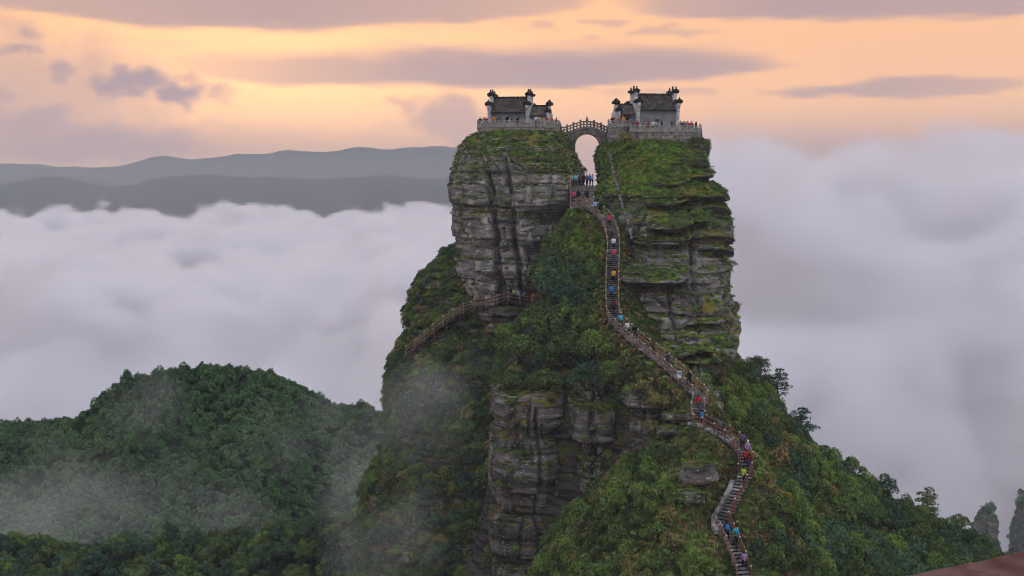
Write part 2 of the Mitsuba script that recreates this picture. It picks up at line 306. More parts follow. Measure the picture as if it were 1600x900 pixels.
# ---------------------------------------------------------------- slopes as height fields through surveyed points
STAIR = [(1163, 905, 111.5), (1150, 868, 113.3), (1137, 838, 115), (1128, 822, 116.3), (1142, 790, 118), (1160, 752, 120), (1167, 728, 121.3), (1160, 708, 122.5), (1140, 688, 124.5), (1112, 672, 126.5), (1092, 662, 127.6),
         (1090, 640, 129), (1096, 625, 130.5), (1078, 606, 133), (1054, 583, 136), (1028, 561, 139.3), (1000, 540, 143.3), (972, 515, 147.6), (958, 496, 150), (957, 430, 156.5), (958, 380, 162), (950, 352, 165.5), (934, 334, 168.5), (918, 324, 170.3), (908, 322, 171)]
def field(points, xr, yr, step, seed, namp=.5, smooth=.0, nfreq=.25):
    from scipy.interpolate import RBFInterpolator
    P = np.array([W(*p) for p in points])
    xs, ys = np.arange(xr[0], xr[1] + step, step), np.arange(yr[0], yr[1] + step, step)
    XX, YY = np.meshgrid(xs, ys)
    rb = RBFInterpolator(P[:, :2], P[:, 2], kernel='linear', smoothing=smooth, neighbors=28)
    ZZ = rb(np.stack([XX.ravel(), YY.ravel()], -1)).reshape(XX.shape)
    ZZ = ndimage.gaussian_filter(ZZ, .5 / step)
    Q = np.stack([XX, YY, ZZ], -1)
    Q[..., 2] += (meshkit.fbm(np.stack([XX * nfreq, YY * nfreq, XX * 0], -1), 4, seed) - .5) * 2 * namp
    return Q, rb

def side(pts, dx, dz=0.0, dY=0.0):
    return [(x + dx, y + dz, Y + dY) for x, y, Y in pts]
low = STAIR[:8]
HILL = STAIR + side(low, 24, 2) + side(low, -24, 2) + side(STAIR[8:14], -14, 6, -.4) + side(STAIR[14:18], -12, 8, -.6)
HILL += [(1140, 568, 166), (1170, 590, 165), (1205, 618, 164), (1235, 665, 162), (1275, 720, 159), (1330, 760, 156), (1400, 795, 154), (1480, 826, 152), (1560, 872, 150), (1650, 930, 150), (1750, 980, 150),
         (1200, 690, 182), (1300, 800, 178), (1450, 900, 176), (1600, 990, 175), (1240, 860, 200), (1500, 1050, 195),
         (1128, 612, 150), (1150, 650, 139), (1190, 690, 137), (1240, 745, 134), (1200, 760, 124), (1250, 800, 126), (1330, 830, 132), (1430, 860, 134), (1220, 850, 118), (1300, 890, 119), (1400, 920, 120), (1250, 940, 110), (1400, 1000, 111), (1550, 940, 125), (1650, 1000, 125),
         (1100, 676, 124.5), (1075, 690, 123), (1105, 715, 121), (1060, 705, 124), (1080, 755, 118), (1030, 715, 124), (1010, 770, 120), (960, 738, 128), (950, 800, 121), (905, 796, 127), (872, 850, 125.5), (850, 872, 124.5), (832, 905, 123.5), (900, 890, 118), (1000, 850, 115), (1085, 850, 113.5), (1100, 905, 110), (1000, 930, 109), (850, 920, 121), (840, 1000, 116), (1000, 1040, 103), (1200, 1040, 102), (1400, 1100, 103), (820, 980, 128), (780, 1010, 132),
         # the wooded shelf under the gap
         (892, 326, 170.5), (928, 326, 170.5), (900, 360, 166), (925, 362, 165.5), (895, 410, 161), (935, 420, 157.5), (890, 440, 160), (920, 460, 156.5), (870, 470, 159), (840, 490, 160), (800, 520, 160), (780, 545, 157), (820, 560, 151), (870, 540, 150), (920, 520, 150), (950, 545, 146.5), (790, 605, 147), (840, 622, 146), (890, 612, 144.5), (935, 605, 143.5), (980, 566, 143.5), (1010, 592, 139.5), (1050, 618, 134.8), (1070, 640, 131),
         (880, 690, 149), (925, 690, 148), (965, 690, 145), (1010, 690, 141), (1050, 672, 133.5), (890, 830, 138), (930, 800, 136), (970, 780, 133.5), (1012, 734, 131), (1050, 690, 128.6), (820, 760, 152), (842, 880, 147.5), (780, 700, 154),
         (965, 420, 159), (968, 370, 164.5), (972, 480, 153), (1000, 524, 147.5), (1040, 562, 141.5), (1080, 604, 136), (1112, 640, 133), (1122, 664, 129)]
HILL += [(x, y, Y) for x in (772, 755, 735, 700, 650, 600) for y, Y in ((980, 140), (940, 150), (900, 158), (860, 166), (820, 174), (760, 184))] + [(800, 640, 166), (808, 560, 172), (830, 482, 174), (845, 478, 182)]
HILLQ, hill_rb = field(HILL, (-14, 95), (98, 200), .4, 7, .55)
# a level bed for the stair
from scipy.spatial import cKDTree
sp = np.array([W(*p) for p in STAIR])
seg = np.concatenate([np.linspace(a, b, 24, endpoint=False) for a, b in zip(sp[:-1], sp[1:])] + [sp[-1:]])
stree = cKDTree(seg[:, :2])
dist, idx = stree.query(HILLQ[..., :2].reshape(-1, 2))
dist, idx = dist.reshape(HILLQ.shape[:2]), idx.reshape(HILLQ.shape[:2])
k = sstep(2.6, 1.0, dist)
HILLQ[..., 2] = HILLQ[..., 2] * (1 - k) + k * (seg[idx, 2] - .35)

LOWER = [(0, 862, 250), (60, 868, 248), (150, 880, 245), (240, 872, 240), (330, 865, 235), (400, 858, 228), (450, 848, 222), (500, 842, 214), (540, 832, 206), (570, 820, 200), (620, 840, 195), (-80, 858, 253), (-180, 850, 257), (-400, 850, 262), (-60, 990, 292), (-200, 985, 296), (-100, 930, 217),
         (0, 920, 215), (150, 930, 212), (330, 925, 205), (450, 915, 196), (540, 900, 186), (600, 900, 176), (0, 1010, 185), (200, 1030, 180), (400, 1020, 172), (560, 990, 165), (-300, 940, 220), (-300, 1100, 180), (680, 960, 165), (300, 1150, 150), (600, 1100, 150), (750, 1000, 150),
         (0, 990, 290), (200, 1000, 285), (400, 985, 270), (520, 960, 250), (-300, 980, 300), (0, 1100, 330), (300, 1100, 320)]
LOWQ, low_rb = field(LOWER, (-130, -2), (140, 330), .8, 8, .8, nfreq=.12)

FAR = [(-120, 680, 480), (0, 676, 478), (60, 670, 476), (130, 675, 474), (146, 655, 474), (165, 625, 474), (195, 598, 474), (250, 590, 474), (330, 580, 474), (400, 583, 474), (450, 600, 474), (500, 628, 472), (530, 645, 472), (565, 640, 470), (600, 660, 468), (640, 690, 465), (720, 720, 460), (850, 760, 455),
       (-100, 760, 430), (40, 740, 430), (150, 750, 425), (260, 640, 448), (380, 640, 446), (300, 720, 415), (430, 700, 420), (500, 720, 425), (560, 730, 435), (620, 780, 420), (380, 780, 392), (470, 800, 392), (200, 800, 395), (80, 830, 385), (540, 850, 385), (620, 860, 385), (300, 870, 370), (420, 880, 362), (100, 930, 350), (250, 950, 340), (400, 960, 335), (550, 960, 340), (700, 900, 380), (-100, 900, 380), (-200, 700, 470), (-200, 850, 420),
       (0, 800, 560), (200, 760, 560), (400, 760, 560), (600, 800, 560), (800, 850, 540), (-200, 800, 560), (330, 950, 640), (0, 950, 640), (700, 950, 620)]
FARQ, far_rb = field(FAR, (-260, 20), (330, 640), 2.0, 9, 3.0, nfreq=.035)

PINN1 = column([(786, 1536, 1552, 562, 570), (792, 1528, 1560, 560, 574), (805, 1519, 1564, 558, 577), (825, 1512, 1567, 556, 580), (850, 1506, 1571, 554, 582), (900, 1500, 1580, 552, 584), (960, 1496, 1586, 550, 588)], 572, 141, nt=200, dz=.5, amp=.9, cracks=[(1541, 780, 1540, 860, 3, 3.0)], rough=1.0)
PINN2 = column([(766, 1596, 1630, 562, 574), (775, 1590, 1640, 560, 578), (800, 1583, 1650, 558, 582), (835, 1577, 1652, 556, 586), (900, 1570, 1660, 552, 588), (960, 1566, 1664, 550, 590)], 572, 151, nt=200, dz=.5, amp=.9, rough=1.0)

# ---------------------------------------------------------------- materials
import drjit as dr
fb, nz, ss, mx, cr = mikit.fbm, mikit.noise, mikit.smoothstep, mikit.mix, mikit.cell_rand
def C(g, k=1.0):
    return mi.Color3f(*[float(x) * k for x in L(g)])
def diffuse(fn, two=True):
    b = dict(type='diffuse', reflectance=mikit.proc(fn) if callable(fn) else dict(type='rgb', value=[float(x) for x in fn]))
    return dict(type='twosided', bsdf=b)

def moss_colour(p):
    a = fb(p.x * .35, p.y * .35, p.z * .35, 3)
    b = fb(p.x * 2.1, p.y * 2.1, p.z * 2.1, 3)
    c = mx(C((44, 58, 30)), C((86, 98, 42)), ss(.35, .7, b))
    c = mx(c, C((118, 104, 46)), ss(.52, .68, a) * .8)
    return mx(c, C((62, 50, 34)), ss(.58, .75, fb(p.x * .9 + 9, p.y * .9, p.z * .9, 3)) * .7)

def rock_fn(pale, moss, k=1.0, top=None):
    def fn(p, n, uv):
        warp = fb(p.x * .12, p.y * .12, p.z * .1, 3) * 2.5
        beds = fb(p.x * .1, p.y * .1, (p.z + warp) * 1.5, 4)
        fine = fb(p.x * .5, p.y * .5, (p.z + warp) * 7.0, 3)
        blot = fb(p.x * .8, p.y * .8, p.z * .6, 4)
        wet = fb(p.x * .9 + 3, p.y * .9, p.z * .07, 4)
        c = mx(C((70, 68, 67)), C((133, 131, 128)), ss(.3, .7, beds))
        c = mx(c, C((100, 94, 88)), ss(.4, .7, fine) * .5)
        c = mx(c, C((176, 170, 160)), ss(.56, .72, blot) * pale)
        c = mx(c, C((44, 42, 42)), ss(.52, .72, wet) * .75)
        c = mx(c, C((196, 192, 184)), ss(.66, .74, fb(p.x * 3.1, p.y * 3.1, p.z * 4.5, 3)) * .55)
        c = mx(c, C((104, 84, 62)), ss(.62, .78, fb(p.x * .4 + 31, p.y * .4, p.z * .5, 3)) * .5)
        up = n.z + (fb(p.x * .7, p.y * .7, p.z * .9, 4) - .5) * 1.3 + moss
        if top is not None:
            up = up + top(p)
        m = ss(.34, .56, up)
        c = mx(c, moss_colour(p), m)
        thin = ss(.5, .72, fb(p.x * .25 + 70, p.y * .25, p.z * .22, 4)) * .5
        return mx(c, C((58, 62, 40)), thin * ss(-.2, .3, up)) * k
    return fn
scene['pale_rock'] = diffuse(rock_fn(.75, -.34, 1.06, lambda p: ss(1.0, 6.0, p.z + (fb(p.x * .3, p.y * .3, 0, 2) - .5) * 5) * .5))
scene['grey_rock'] = diffuse(rock_fn(.35, -.2, .95, lambda p: ss(-7.0, 2.0, p.z + (fb(p.x * .25, p.y * .25, 0, 2) - .5) * 8) * .3 - .14 + ss(27.0, 33.0, p.x) * .26 + ss(-4.0, 2.5, p.z) * ss(29.0, 24.0, p.x) * .35))
scene['flank_rock'] = diffuse(rock_fn(.3, .04, .78))
scene['dark_rock'] = diffuse(rock_fn(.3, -.3, .74))

def soil_fn(p, n, uv):
    a = fb(p.x * .5, p.y * .5, p.z * .5, 4)
    c = mx(C((40, 50, 28)), C((66, 76, 38)), ss(.35, .65, a))
    c = mx(c, C((80, 74, 44)), ss(.6, .75, fb(p.x * .23 + 7, p.y * .23, p.z * .2, 3)))
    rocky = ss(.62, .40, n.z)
    r_ = mx(C((38, 36, 35)), C((72, 68, 64)), ss(.35, .65, fb(p.x * .5, p.y * .5, p.z * 2.6, 4)))  # bare rock on steep ground, toned darker to paint in the clefts' shade
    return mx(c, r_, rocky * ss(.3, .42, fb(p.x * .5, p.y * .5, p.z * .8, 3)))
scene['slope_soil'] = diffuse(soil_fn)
scene['forest_soil'] = diffuse(L((36, 46, 32)))

def leaf_fn(dark, light, tip, odd=None, scale=1.0):
    def fn(p, n, uv):
        a = fb(p.x * .16 * scale, p.y * .16 * scale, p.z * .16 * scale, 3)
        r = cr(p.x * 4.3 * scale, p.y * 4.3 * scale, p.z * 4.3 * scale)
        b = nz(p.x * 1.1 * scale, p.y * 1.1 * scale, p.z * 1.1 * scale)
        c = mx(C(dark), C(light), ss(.3, .7, a * .6 + b * .4))
        c = mx(c, C(tip), ss(.7, 1.0, r) * .6)
        if odd is not None:
            c = mx(c, C(odd), ss(.6, .72, fb(p.x * .3 + 40, p.y * .3, p.z * .3, 3)) * ss(.3, .8, r) * .85)
        return c
    return fn
scene['leaf_dark'] = diffuse(leaf_fn((53, 69, 41), (86, 105, 57), (129, 140, 75)))
scene['leaf_mid'] = diffuse(leaf_fn((62, 83, 44), (103, 127, 60), (146, 164, 80)))
scene['leaf_blue'] = diffuse(leaf_fn((46, 66, 52), (72, 100, 74), (108, 133, 100)))
scene['leaf_olive'] = diffuse(leaf_fn((79, 81, 50), (125, 121, 70), (167, 154, 92), (178, 138, 94)))
scene['leaf_yellow'] = diffuse(leaf_fn((90, 93, 46), (140, 129, 61), (192, 168, 78))) #(128, 128, 57), (195, 180, 75), (214, 213, 83)))
scene['leaf_rust'] = diffuse(leaf_fn((120, 92, 68), (164, 127, 89), (191, 153, 107)))
scene['grass_green'] = diffuse(leaf_fn((107, 151, 51), (151, 188, 66), (190, 211, 92), (186, 174, 77)))
scene['grass_blade'] = diffuse(leaf_fn((94, 120, 61), (143, 168, 84), (189, 201, 110), (201, 178, 102)))
scene['far_leaf'] = diffuse(leaf_fn((49, 73, 54), (79, 107, 67), (109, 132, 84), None, .35))
scene['bark'] = diffuse(L((62, 52, 44)))

# ---------------------------------------------------------------- plants
def leaf_quads(c, nrm, size, rng, droop=.25):
    """Rhombic leaves, two triangles each, bent along the middle."""
    n = len(c)
    a = rng.normal(size=(n, 3))
    u = np.cross(nrm, a)
    u /= np.linalg.norm(u, axis=1, keepdims=True) + 1e-9
    w = np.cross(nrm, u)
    s = (size * rng.uniform(.6, 1.35, n))[:, None]
    v = np.stack([c - u * s, c + w * s * .55 - nrm * s * droop, c + u * s, c - w * s * .55 - nrm * s * droop], 1).reshape(-1, 3)
    i = np.arange(n)[:, None] * 4
    return v, np.concatenate([i + [0, 1, 2], i + [0, 2, 3]])

def soft_ply(v, f, nr, bsdf):
    return dict(type='ply', filename=meshkit.write_ply((v, f), normals=nr), face_normals=False, bsdf=dict(type='ref', id=bsdf))

def lobes_foliage(lobes, n, leaf, seed, bsdf, flat=1.0, soft=.72):
    """Leaves spread over the upper and outer skins of rounded clumps (centre, radius), thinner inside."""
    rng = np.random.default_rng(seed)
    lobes = np.array(lobes, float)
    pr = lobes[:, 3] ** 2
    k = rng.choice(len(lobes), n, p=pr / pr.sum())
    d = rng.normal(size=(n, 3))
    d[:, 2] = np.where(rng.random(n) < .72, np.abs(d[:, 2]), d[:, 2])
    d /= np.linalg.norm(d, axis=1, keepdims=True)
    rad = lobes[k, 3] * rng.uniform(.55, 1.08, n) ** .6
    c = lobes[k, :3] + d * rad[:, None] * [1, 1, flat]
    inside = np.zeros(n, bool)
    for j in range(len(lobes)):
        q = (c - lobes[j, :3]) / [1, 1, flat]
        inside |= (np.linalg.norm(q, axis=1) < lobes[j, 3] * .62) & (k != j)
    c, d = c[~inside], d[~inside]
    nr = d + rng.normal(size=d.shape) * .55
    nr /= np.linalg.norm(nr, axis=1, keepdims=True)
    v, f = leaf_quads(c, nr, leaf, rng)
    s = d * soft + nr * (1 - soft)
    s /= np.linalg.norm(s, axis=1, keepdims=True)
    return soft_ply(v, f, np.repeat(s, 4, 0), bsdf)

def dome_lobes(rng, n, h):
    out = []
    for i in range(n):
        a = rng.uniform(0, 6.283)
        t = rng.random() ** .5
        r = rng.uniform(.24, .46) * (1.15 - .4 * t)
        out.append((math.cos(a) * t * .72, math.sin(a) * t * .72, h * (1 - t * t) * rng.uniform(.55, 1.0) + .12, r))
    out.append((0, 0, h * .45, .5))
    return out

def stem_mesh(segs):
    """Tapering limbs: (from, to, radius at from, radius at to)."""
    V, Fc, at = [], [], 0
    for a, b, r0, r1 in segs:
        a, b = np.array(a, float), np.array(b, float)
        z = (b - a) / (np.linalg.norm(b - a) + 1e-9)
        x = np.cross(z, [0.31, .9, .2]); x /= np.linalg.norm(x)
        y = np.cross(z, x)
        k = np.arange(6) * math.pi / 3
        ring = np.cos(k)[:, None] * x + np.sin(k)[:, None] * y
        V += [a + ring * r0, b + ring * r1]
        i = np.arange(6); j = (i + 1) % 6
        Fc += [np.stack([i, j, j + 6], 1) + at, np.stack([i, j + 6, i + 6], 1) + at]
        at += 12
    return np.vstack(V), np.vstack(Fc)

groups = {}
def group(key, **parts):
    scene[key] = dict(type='shapegroup', **parts)
    return key
def shrub_group(key, seed, bsdf, n=650, leaf=.085, h=.75, lob=16):
    rng = np.random.default_rng(seed)
    lb = dome_lobes(rng, lob, h)
    segs = [((0, 0, -.3), (x * .7, y * .7, z * .8), .035, .012) for x, y, z, r in lb[:7]]
    group(key, foliage=lobes_foliage(lb, n, leaf, seed + 1, bsdf), stem=mikit.ply(stem_mesh(segs), 'bark'))
def tree_group(key, seed, bsdf, n=1300, leaf=.085, trunk=1.0):
    """A broad tree: crown radius about 1, trunk height as told."""
    rng = np.random.default_rng(seed)
    lb = [(x * 1.05, y * 1.05, z * 1.0 + trunk, r) for x, y, z, r in dome_lobes(rng, 15, .95)]
    segs = [((0, 0, -.4), (.03, .02, trunk + .1), .075, .05)] + [((.03, .02, trunk * rng.uniform(.6, 1)), (x * .8, y * .8, z), .04, .012) for x, y, z, r in lb[:9]]
    group(key, crown=lobes_foliage(lb, n, leaf, seed + 1, bsdf), trunk=mikit.ply(stem_mesh(segs), 'bark'))
def pine_group(key, seed, bsdf, tiers=7, n=1800):
    """A mountain pine of flat, layered boughs; height 2, radius about 1."""
    rng = np.random.default_rng(seed)
    lb, segs = [], [((0, 0, -.3), (.05, .02, 1.0), .06, .045), ((.05, .02, 1.0), (-.03, .03, 1.9), .045, .012)]
    for t in range(tiers):
        z = .45 + 1.45 * t / (tiers - 1)
        reach = (1.05 - .75 * (t / (tiers - 1)) ** 1.3) * rng.uniform(.8, 1.15)
        for b in range(4 if t < tiers - 1 else 2):
            a = rng.uniform(0, 6.283)
            e = reach * rng.uniform(.6, 1)
            tip = (math.cos(a) * e, math.sin(a) * e, z + rng.uniform(-.05, .12))
            segs.append(((0, 0, z - .1), tip, .025, .008))
            for q in (.55, .95):
                lb.append((tip[0] * q, tip[1] * q, tip[2], rng.uniform(.2, .32)))
    lb.append((0, 0, 1.92, .2))
    group(key, crown=lobes_foliage(lb, n, .062, seed + 1, bsdf, flat=.42, soft=.5), trunk=mikit.ply(stem_mesh(segs), 'bark'))
def tuft_group(key, seed, bsdf, n=34):
    rng = np.random.default_rng(seed)
    V, N = [], []
    for i in range(n):
        a, ln = rng.uniform(0, 6.283), rng.uniform(.55, 1.1)
        o = rng.normal(size=2) * .28
        d = np.array([math.cos(a), math.sin(a)])
        w = np.array([-d[1], d[0]]) * .07
        b = np.array([o[0], o[1], -.1]); m = b + [d[0] * .28 * ln, d[1] * .28 * ln, .62 * ln]; t = b + [d[0] * .75 * ln, d[1] * .75 * ln, .68 * ln]
        V += [b + [*w, 0], b - [*w, 0], m - [*w * .9, 0], m + [*w * .9, 0], t]
        nn = np.array([-d[0] * .3, -d[1] * .3, 1]); N += [nn / np.linalg.norm(nn)] * 5
    i = np.arange(n)[:, None] * 5
    f = np.concatenate([i + [0, 1, 2], i + [0, 2, 3], i + [3, 2, 4]])
    group(key, blades=soft_ply(np.array(V), f, np.array(N), bsdf))

SHRUB = {}
for kind, bs, cnt in (('dark', 'leaf_dark', 3), ('mid', 'leaf_mid', 3), ('blue', 'leaf_blue', 3), ('olive', 'leaf_olive', 2), ('yellow', 'leaf_yellow', 1), ('rust', 'leaf_rust', 1)):
    SHRUB[kind] = []
    for q in range(cnt):
        key = f'{kind}_shrub_source_{q}'
        shrub_group(key, 100 + 10 * len(SHRUB) + q, bs, n=1500, leaf=.068, h=.6 + .15 * q)
        SHRUB[kind].append(key)
TREE = []
for q, bs in enumerate(('leaf_dark', 'leaf_mid', 'leaf_blue', 'leaf_dark')):
    tree_group(f'tree_source_{q}', 300 + q, bs, trunk=.7 + .15 * q); TREE.append(f'tree_source_{q}')
PINE = []
for q in range(3):
    pine_group(f'pine_source_{q}', 330 + q, 'leaf_blue' if q else 'leaf_dark'); PINE.append(f'pine_source_{q}')
FARTREE = []
for q in range(5):
    rng = np.random.default_rng(350 + q)
    group(f'far_tree_source_{q}', crown=lobes_foliage(dome_lobes(rng, 11, .75), 330, .16, 360 + q, 'far_leaf', soft=.9)); FARTREE.append(f'far_tree_source_{q}')
TUFT = []
for q, bs in enumerate(('grass_blade', 'grass_green', 'leaf_olive', 'leaf_rust')):
    tuft_group(f'tuft_source_{q}', 380 + q, bs); TUFT.append(f'tuft_source_{q}')

def place(p, s, rot=0.0, sz=None, tilt=None):
    t = T().translate([float(x) for x in p])
    if tilt is not None:
        t = t.rotate([float(tilt[0]), float(tilt[1]), 0], float(tilt[2]))
    return t.rotate([0, 0, 1], float(rot)).scale([float(s), float(s), float(sz if sz else s)])
def inst(key, src, m):
    scene[key] = dict(type='instance', shapegroup=dict(type='ref', id=src), to_world=m)

def scatter(P, count, seed, keep):
    """Random points on a grid surface, evenly by area, with their normals; keep(pos, normal, px, py) -> chance."""
    rng = np.random.default_rng(seed)
    a, b, c = P[:-1, :-1], P[:-1, 1:], P[1:, :-1]
    n = np.cross(b - a, c - a)
    ar = np.linalg.norm(n, axis=-1)
    n = n / (ar[..., None] + 1e-12)
    cum = np.cumsum(ar.ravel())
    i = np.minimum(np.searchsorted(cum, rng.random(count) * cum[-1]), len(cum) - 1)
    r, q = np.unravel_index(i, ar.shape)
    u, w = rng.random((2, count, 1))
    pos = a[r, q] + (b[r, q] - a[r, q]) * u + (c[r, q] - a[r, q]) * w
    px, py = 800 + F * pos[:, 0] / pos[:, 1], HZ - F * pos[:, 2] / pos[:, 1]
    m = rng.random(count) < keep(pos, n[r, q], px, py)
    return pos[m], n[r, q][m], px[m], py[m]

# what the ground hides, looked up in a coarse picture of depths (only to choose which plants count as single ones)
class Depths:
    def __init__(self):
        self.z = np.full((460, 820), 1e9)
    def add(self, P):
        q = P.reshape(-1, 3)
        x, y = (800 + F * q[:, 0] / q[:, 1]) / 2, (HZ - F * q[:, 2] / q[:, 1]) / 2
        ok = (x > 0) & (x < 819) & (y > 0) & (y < 459)
        np.minimum.at(self.z, (y[ok].astype(int), x[ok].astype(int)), q[ok, 1])
    def at(self, px, py, r=1):
        z = ndimage.minimum_filter(self.z, 2 * r + 1) if r else self.z
        return z[np.clip(np.asarray(py) / 2, 0, 459).astype(int), np.clip(np.asarray(px) / 2, 0, 819).astype(int)]
depths = Depths()

# ---------------------------------------------------------------- the ground and its plants
rock('rock_pillar', LP, 'pale_rock', 'tall layered grey cliff with a mossy brow, over the plank walkway')
rock('rock_pillar_001', RP, 'grey_rock', 'tall layered dark cliff above the stairway, with a green grassy shoulder')
rock('rock_shoulder', SL, 'flank_rock', 'overgrown cliff flank below the wooden walkway, veiled in mist')
for n_, P_, l_ in (('rock_buttress', B1, 'squared dark rock buttress under the big round bushes'), ('rock_buttress_001', B2, 'narrow dark rock buttress between two deep clefts'), ('rock_buttress_002', B3, 'low rock buttress just below the middle of the stairway')):
    rock(n_, P_, 'dark_rock', l_)
def slope(name, P, mat, label):
    surfaces[name] = P
    scene[name] = mikit.ply(grid_mesh(P), mat, smooth=True)
    labels[name] = dict(label=label, category='hillside', kind='structure')
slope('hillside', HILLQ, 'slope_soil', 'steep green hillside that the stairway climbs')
slope('lower_ridge', LOWQ, 'forest_soil', 'wooded ridge at the foot of the cliff')
slope('forested_hill', FARQ, 'forest_soil', 'rounded forested hill standing out of the clouds')
for P_ in surfaces.values():
    depths.add(P_)
rock('rock_pinnacle', PINN1, 'flank_rock', 'twin-topped rock pinnacle far off in the mist beyond the ridge')
rock('rock_pinnacle_001', PINN2, 'flank_rock', 'far rock pinnacle cut by the frame edge, in the mist beyond the ridge')
cliffs = Depths(); cliffs.add(SL); cliffs.add(LP); cliffs.z = ndimage.minimum_filter(cliffs.z, 3)
# the walkway follows the cliff shoulder
WALK = [(634, 553), (650, 541), (672, 522), (694, 505), (716, 491), (740, 478.5), (768, 477), (790, 467.5), (806, 471), (826, 475), (850, 477)]
wy_ = np.array([np.median([cliffs.at(a + q, b + 8, 0) for q in (-6, -3, 0, 3, 6)]) for a, b in WALK])
wy_ = np.where(wy_ > 230, np.nan, wy_); ok_ = ~np.isnan(wy_)
wy_ = np.interp(np.arange(len(WALK)), np.arange(len(WALK))[ok_], wy_[ok_])
wy_ = ndimage.gaussian_filter1d(wy_, 1.0, mode='nearest') - 1.3
WALK = [(a, b, c) for (a, b), c in zip(WALK, wy_)]
WALKP = np.concatenate([np.linspace(W(*a), W(*b), 12) for a, b in zip(WALK[:-1], WALK[1:])])
wtree = cKDTree(WALKP)
def clear_of_walk(pos, s):
    d_, i_ = wtree.query(pos + np.array([0, 0, .5]))
    px_, wx_ = 800 + F * pos[0] / pos[1], 800 + F * WALKP[:, 0] / WALKP[:, 1]
    j_ = int(np.argmin(np.abs(wx_ - px_)))
    row, wrow = HZ - F * (pos[2] + s * .5) / pos[1], HZ - F * WALKP[j_, 2] / WALKP[j_, 1]
    hides = abs(wx_[j_] - px_) < 4 and pos[1] < WALKP[j_, 1] + .5 and wrow - 22 < row < wrow + 4 + s * 6
    rad = s * F / pos[1]
    near = np.abs(wx_ - px_) < rad * .9
    near &= wx_ < 852
    top_ = HZ - F * (pos[2] + s * 1.15) / pos[1]
    if near.any():
        rows_ = HZ - F * WALKP[near, 2] / WALKP[near, 1]
        if pos[1] < WALKP[near, 1].max() and top_ < rows_.max() - 1 and row > rows_.min() - 34: hides = True
    return d_ > 1.5 + .4 * s and not hides

rng = np.random.default_rng(5)
plants = []          # (pos, size, height factor, source kind, zone)
def stair_gap(pos):
    return stree.query(pos[:, :2])[0]
def grassy(px, py):
    """The open grass hump left of the lower stair and the strip right of it."""
    return np.clip(bell(px, 1095, 62) * bell(py, 725, 52) + .9 * bell(px, 1205, 32) * bell(py, 720, 50) + .7 * bell(px, 1080, 40) * bell(py, 800, 50), 0, 1)

# shrubs of the hillside
def keep_hill(pos, n, px, py):
    d = stair_gap(pos)
    k = sstep(1.7, 2.6, d) * (1 - .93 * grassy(px, py) ** .6) * (pos[:, 1] < 188)
    k *= (py < 960) & (px > 760) & (px < 1640)
    k *= 1 - .75 * (sstep(880, 890, px) * sstep(950, 940, px) * sstep(325, 335, py) * sstep(420, 400, py))
    inside = ((px > 975) & (py < 520) & (pos[:, 1] > 156)) | ((px > 968) & (px < 1128) & (py < 655) & (py < 478 + (px - 960) * 1.27))
    wall = (pos[:, 1] > 134.3) & (py > 612) & (px < 1062)
    return k * ~inside * np.where(wall, .06, 1.0)
pos, n, px, py = scatter(HILLQ, 7600, 51, keep_hill)
for i in range(len(pos)):
    x, y, z = pos[i]
    shelf = (px[i] < 1075) and (py[i] < 640)
    zone = 'shelf' if shelf else ('ridge' if px[i] > 1175 + (py[i] - 700) * .05 else 'slope')
    if shelf:
        s = rng.uniform(.9, 1.9) * (1 + .6 * (rng.random() < .25))
        kinds = ['dark', 'blue', 'dark', 'mid', 'dark'] if py[i] < 580 else ['dark', 'mid', 'olive', 'blue', 'mid']
        if px[i] > 985: kinds = ['olive', 'mid', 'mid', 'dark', 'dark']
    elif zone == 'ridge':
        s = rng.choice([rng.uniform(.7, 1.2), rng.uniform(1.1, 2.0)])
        kinds = ['dark', 'dark', 'mid', 'blue', 'blue', 'dark']
        if px[i] < 1310 and rng.random() < .35 and py[i] > 660: kinds = ['yellow', 'mid', 'mid', 'olive', 'mid', 'rust']
    else:
        s = rng.choice([rng.uniform(.6, 1.1), rng.uniform(1.0, 1.9)])
        kinds = ['dark', 'mid', 'mid', 'olive', 'mid', 'olive', 'dark', 'mid']
        if px[i] > 1000 and rng.random() < .35: kinds = ['yellow', 'olive', 'mid', 'mid', 'olive', 'mid', 'rust']
    d = stree.query([x, y])[0]
    s = min(s, max(.45, (d - 1.0) * .62))
    kind = rng.choice(kinds)
    if kind in ('yellow', 'rust'): s *= .6
    plants.append((pos[i] - [0, 0, .15 * s], s, rng.uniform(1.0, 1.5), kind, zone))
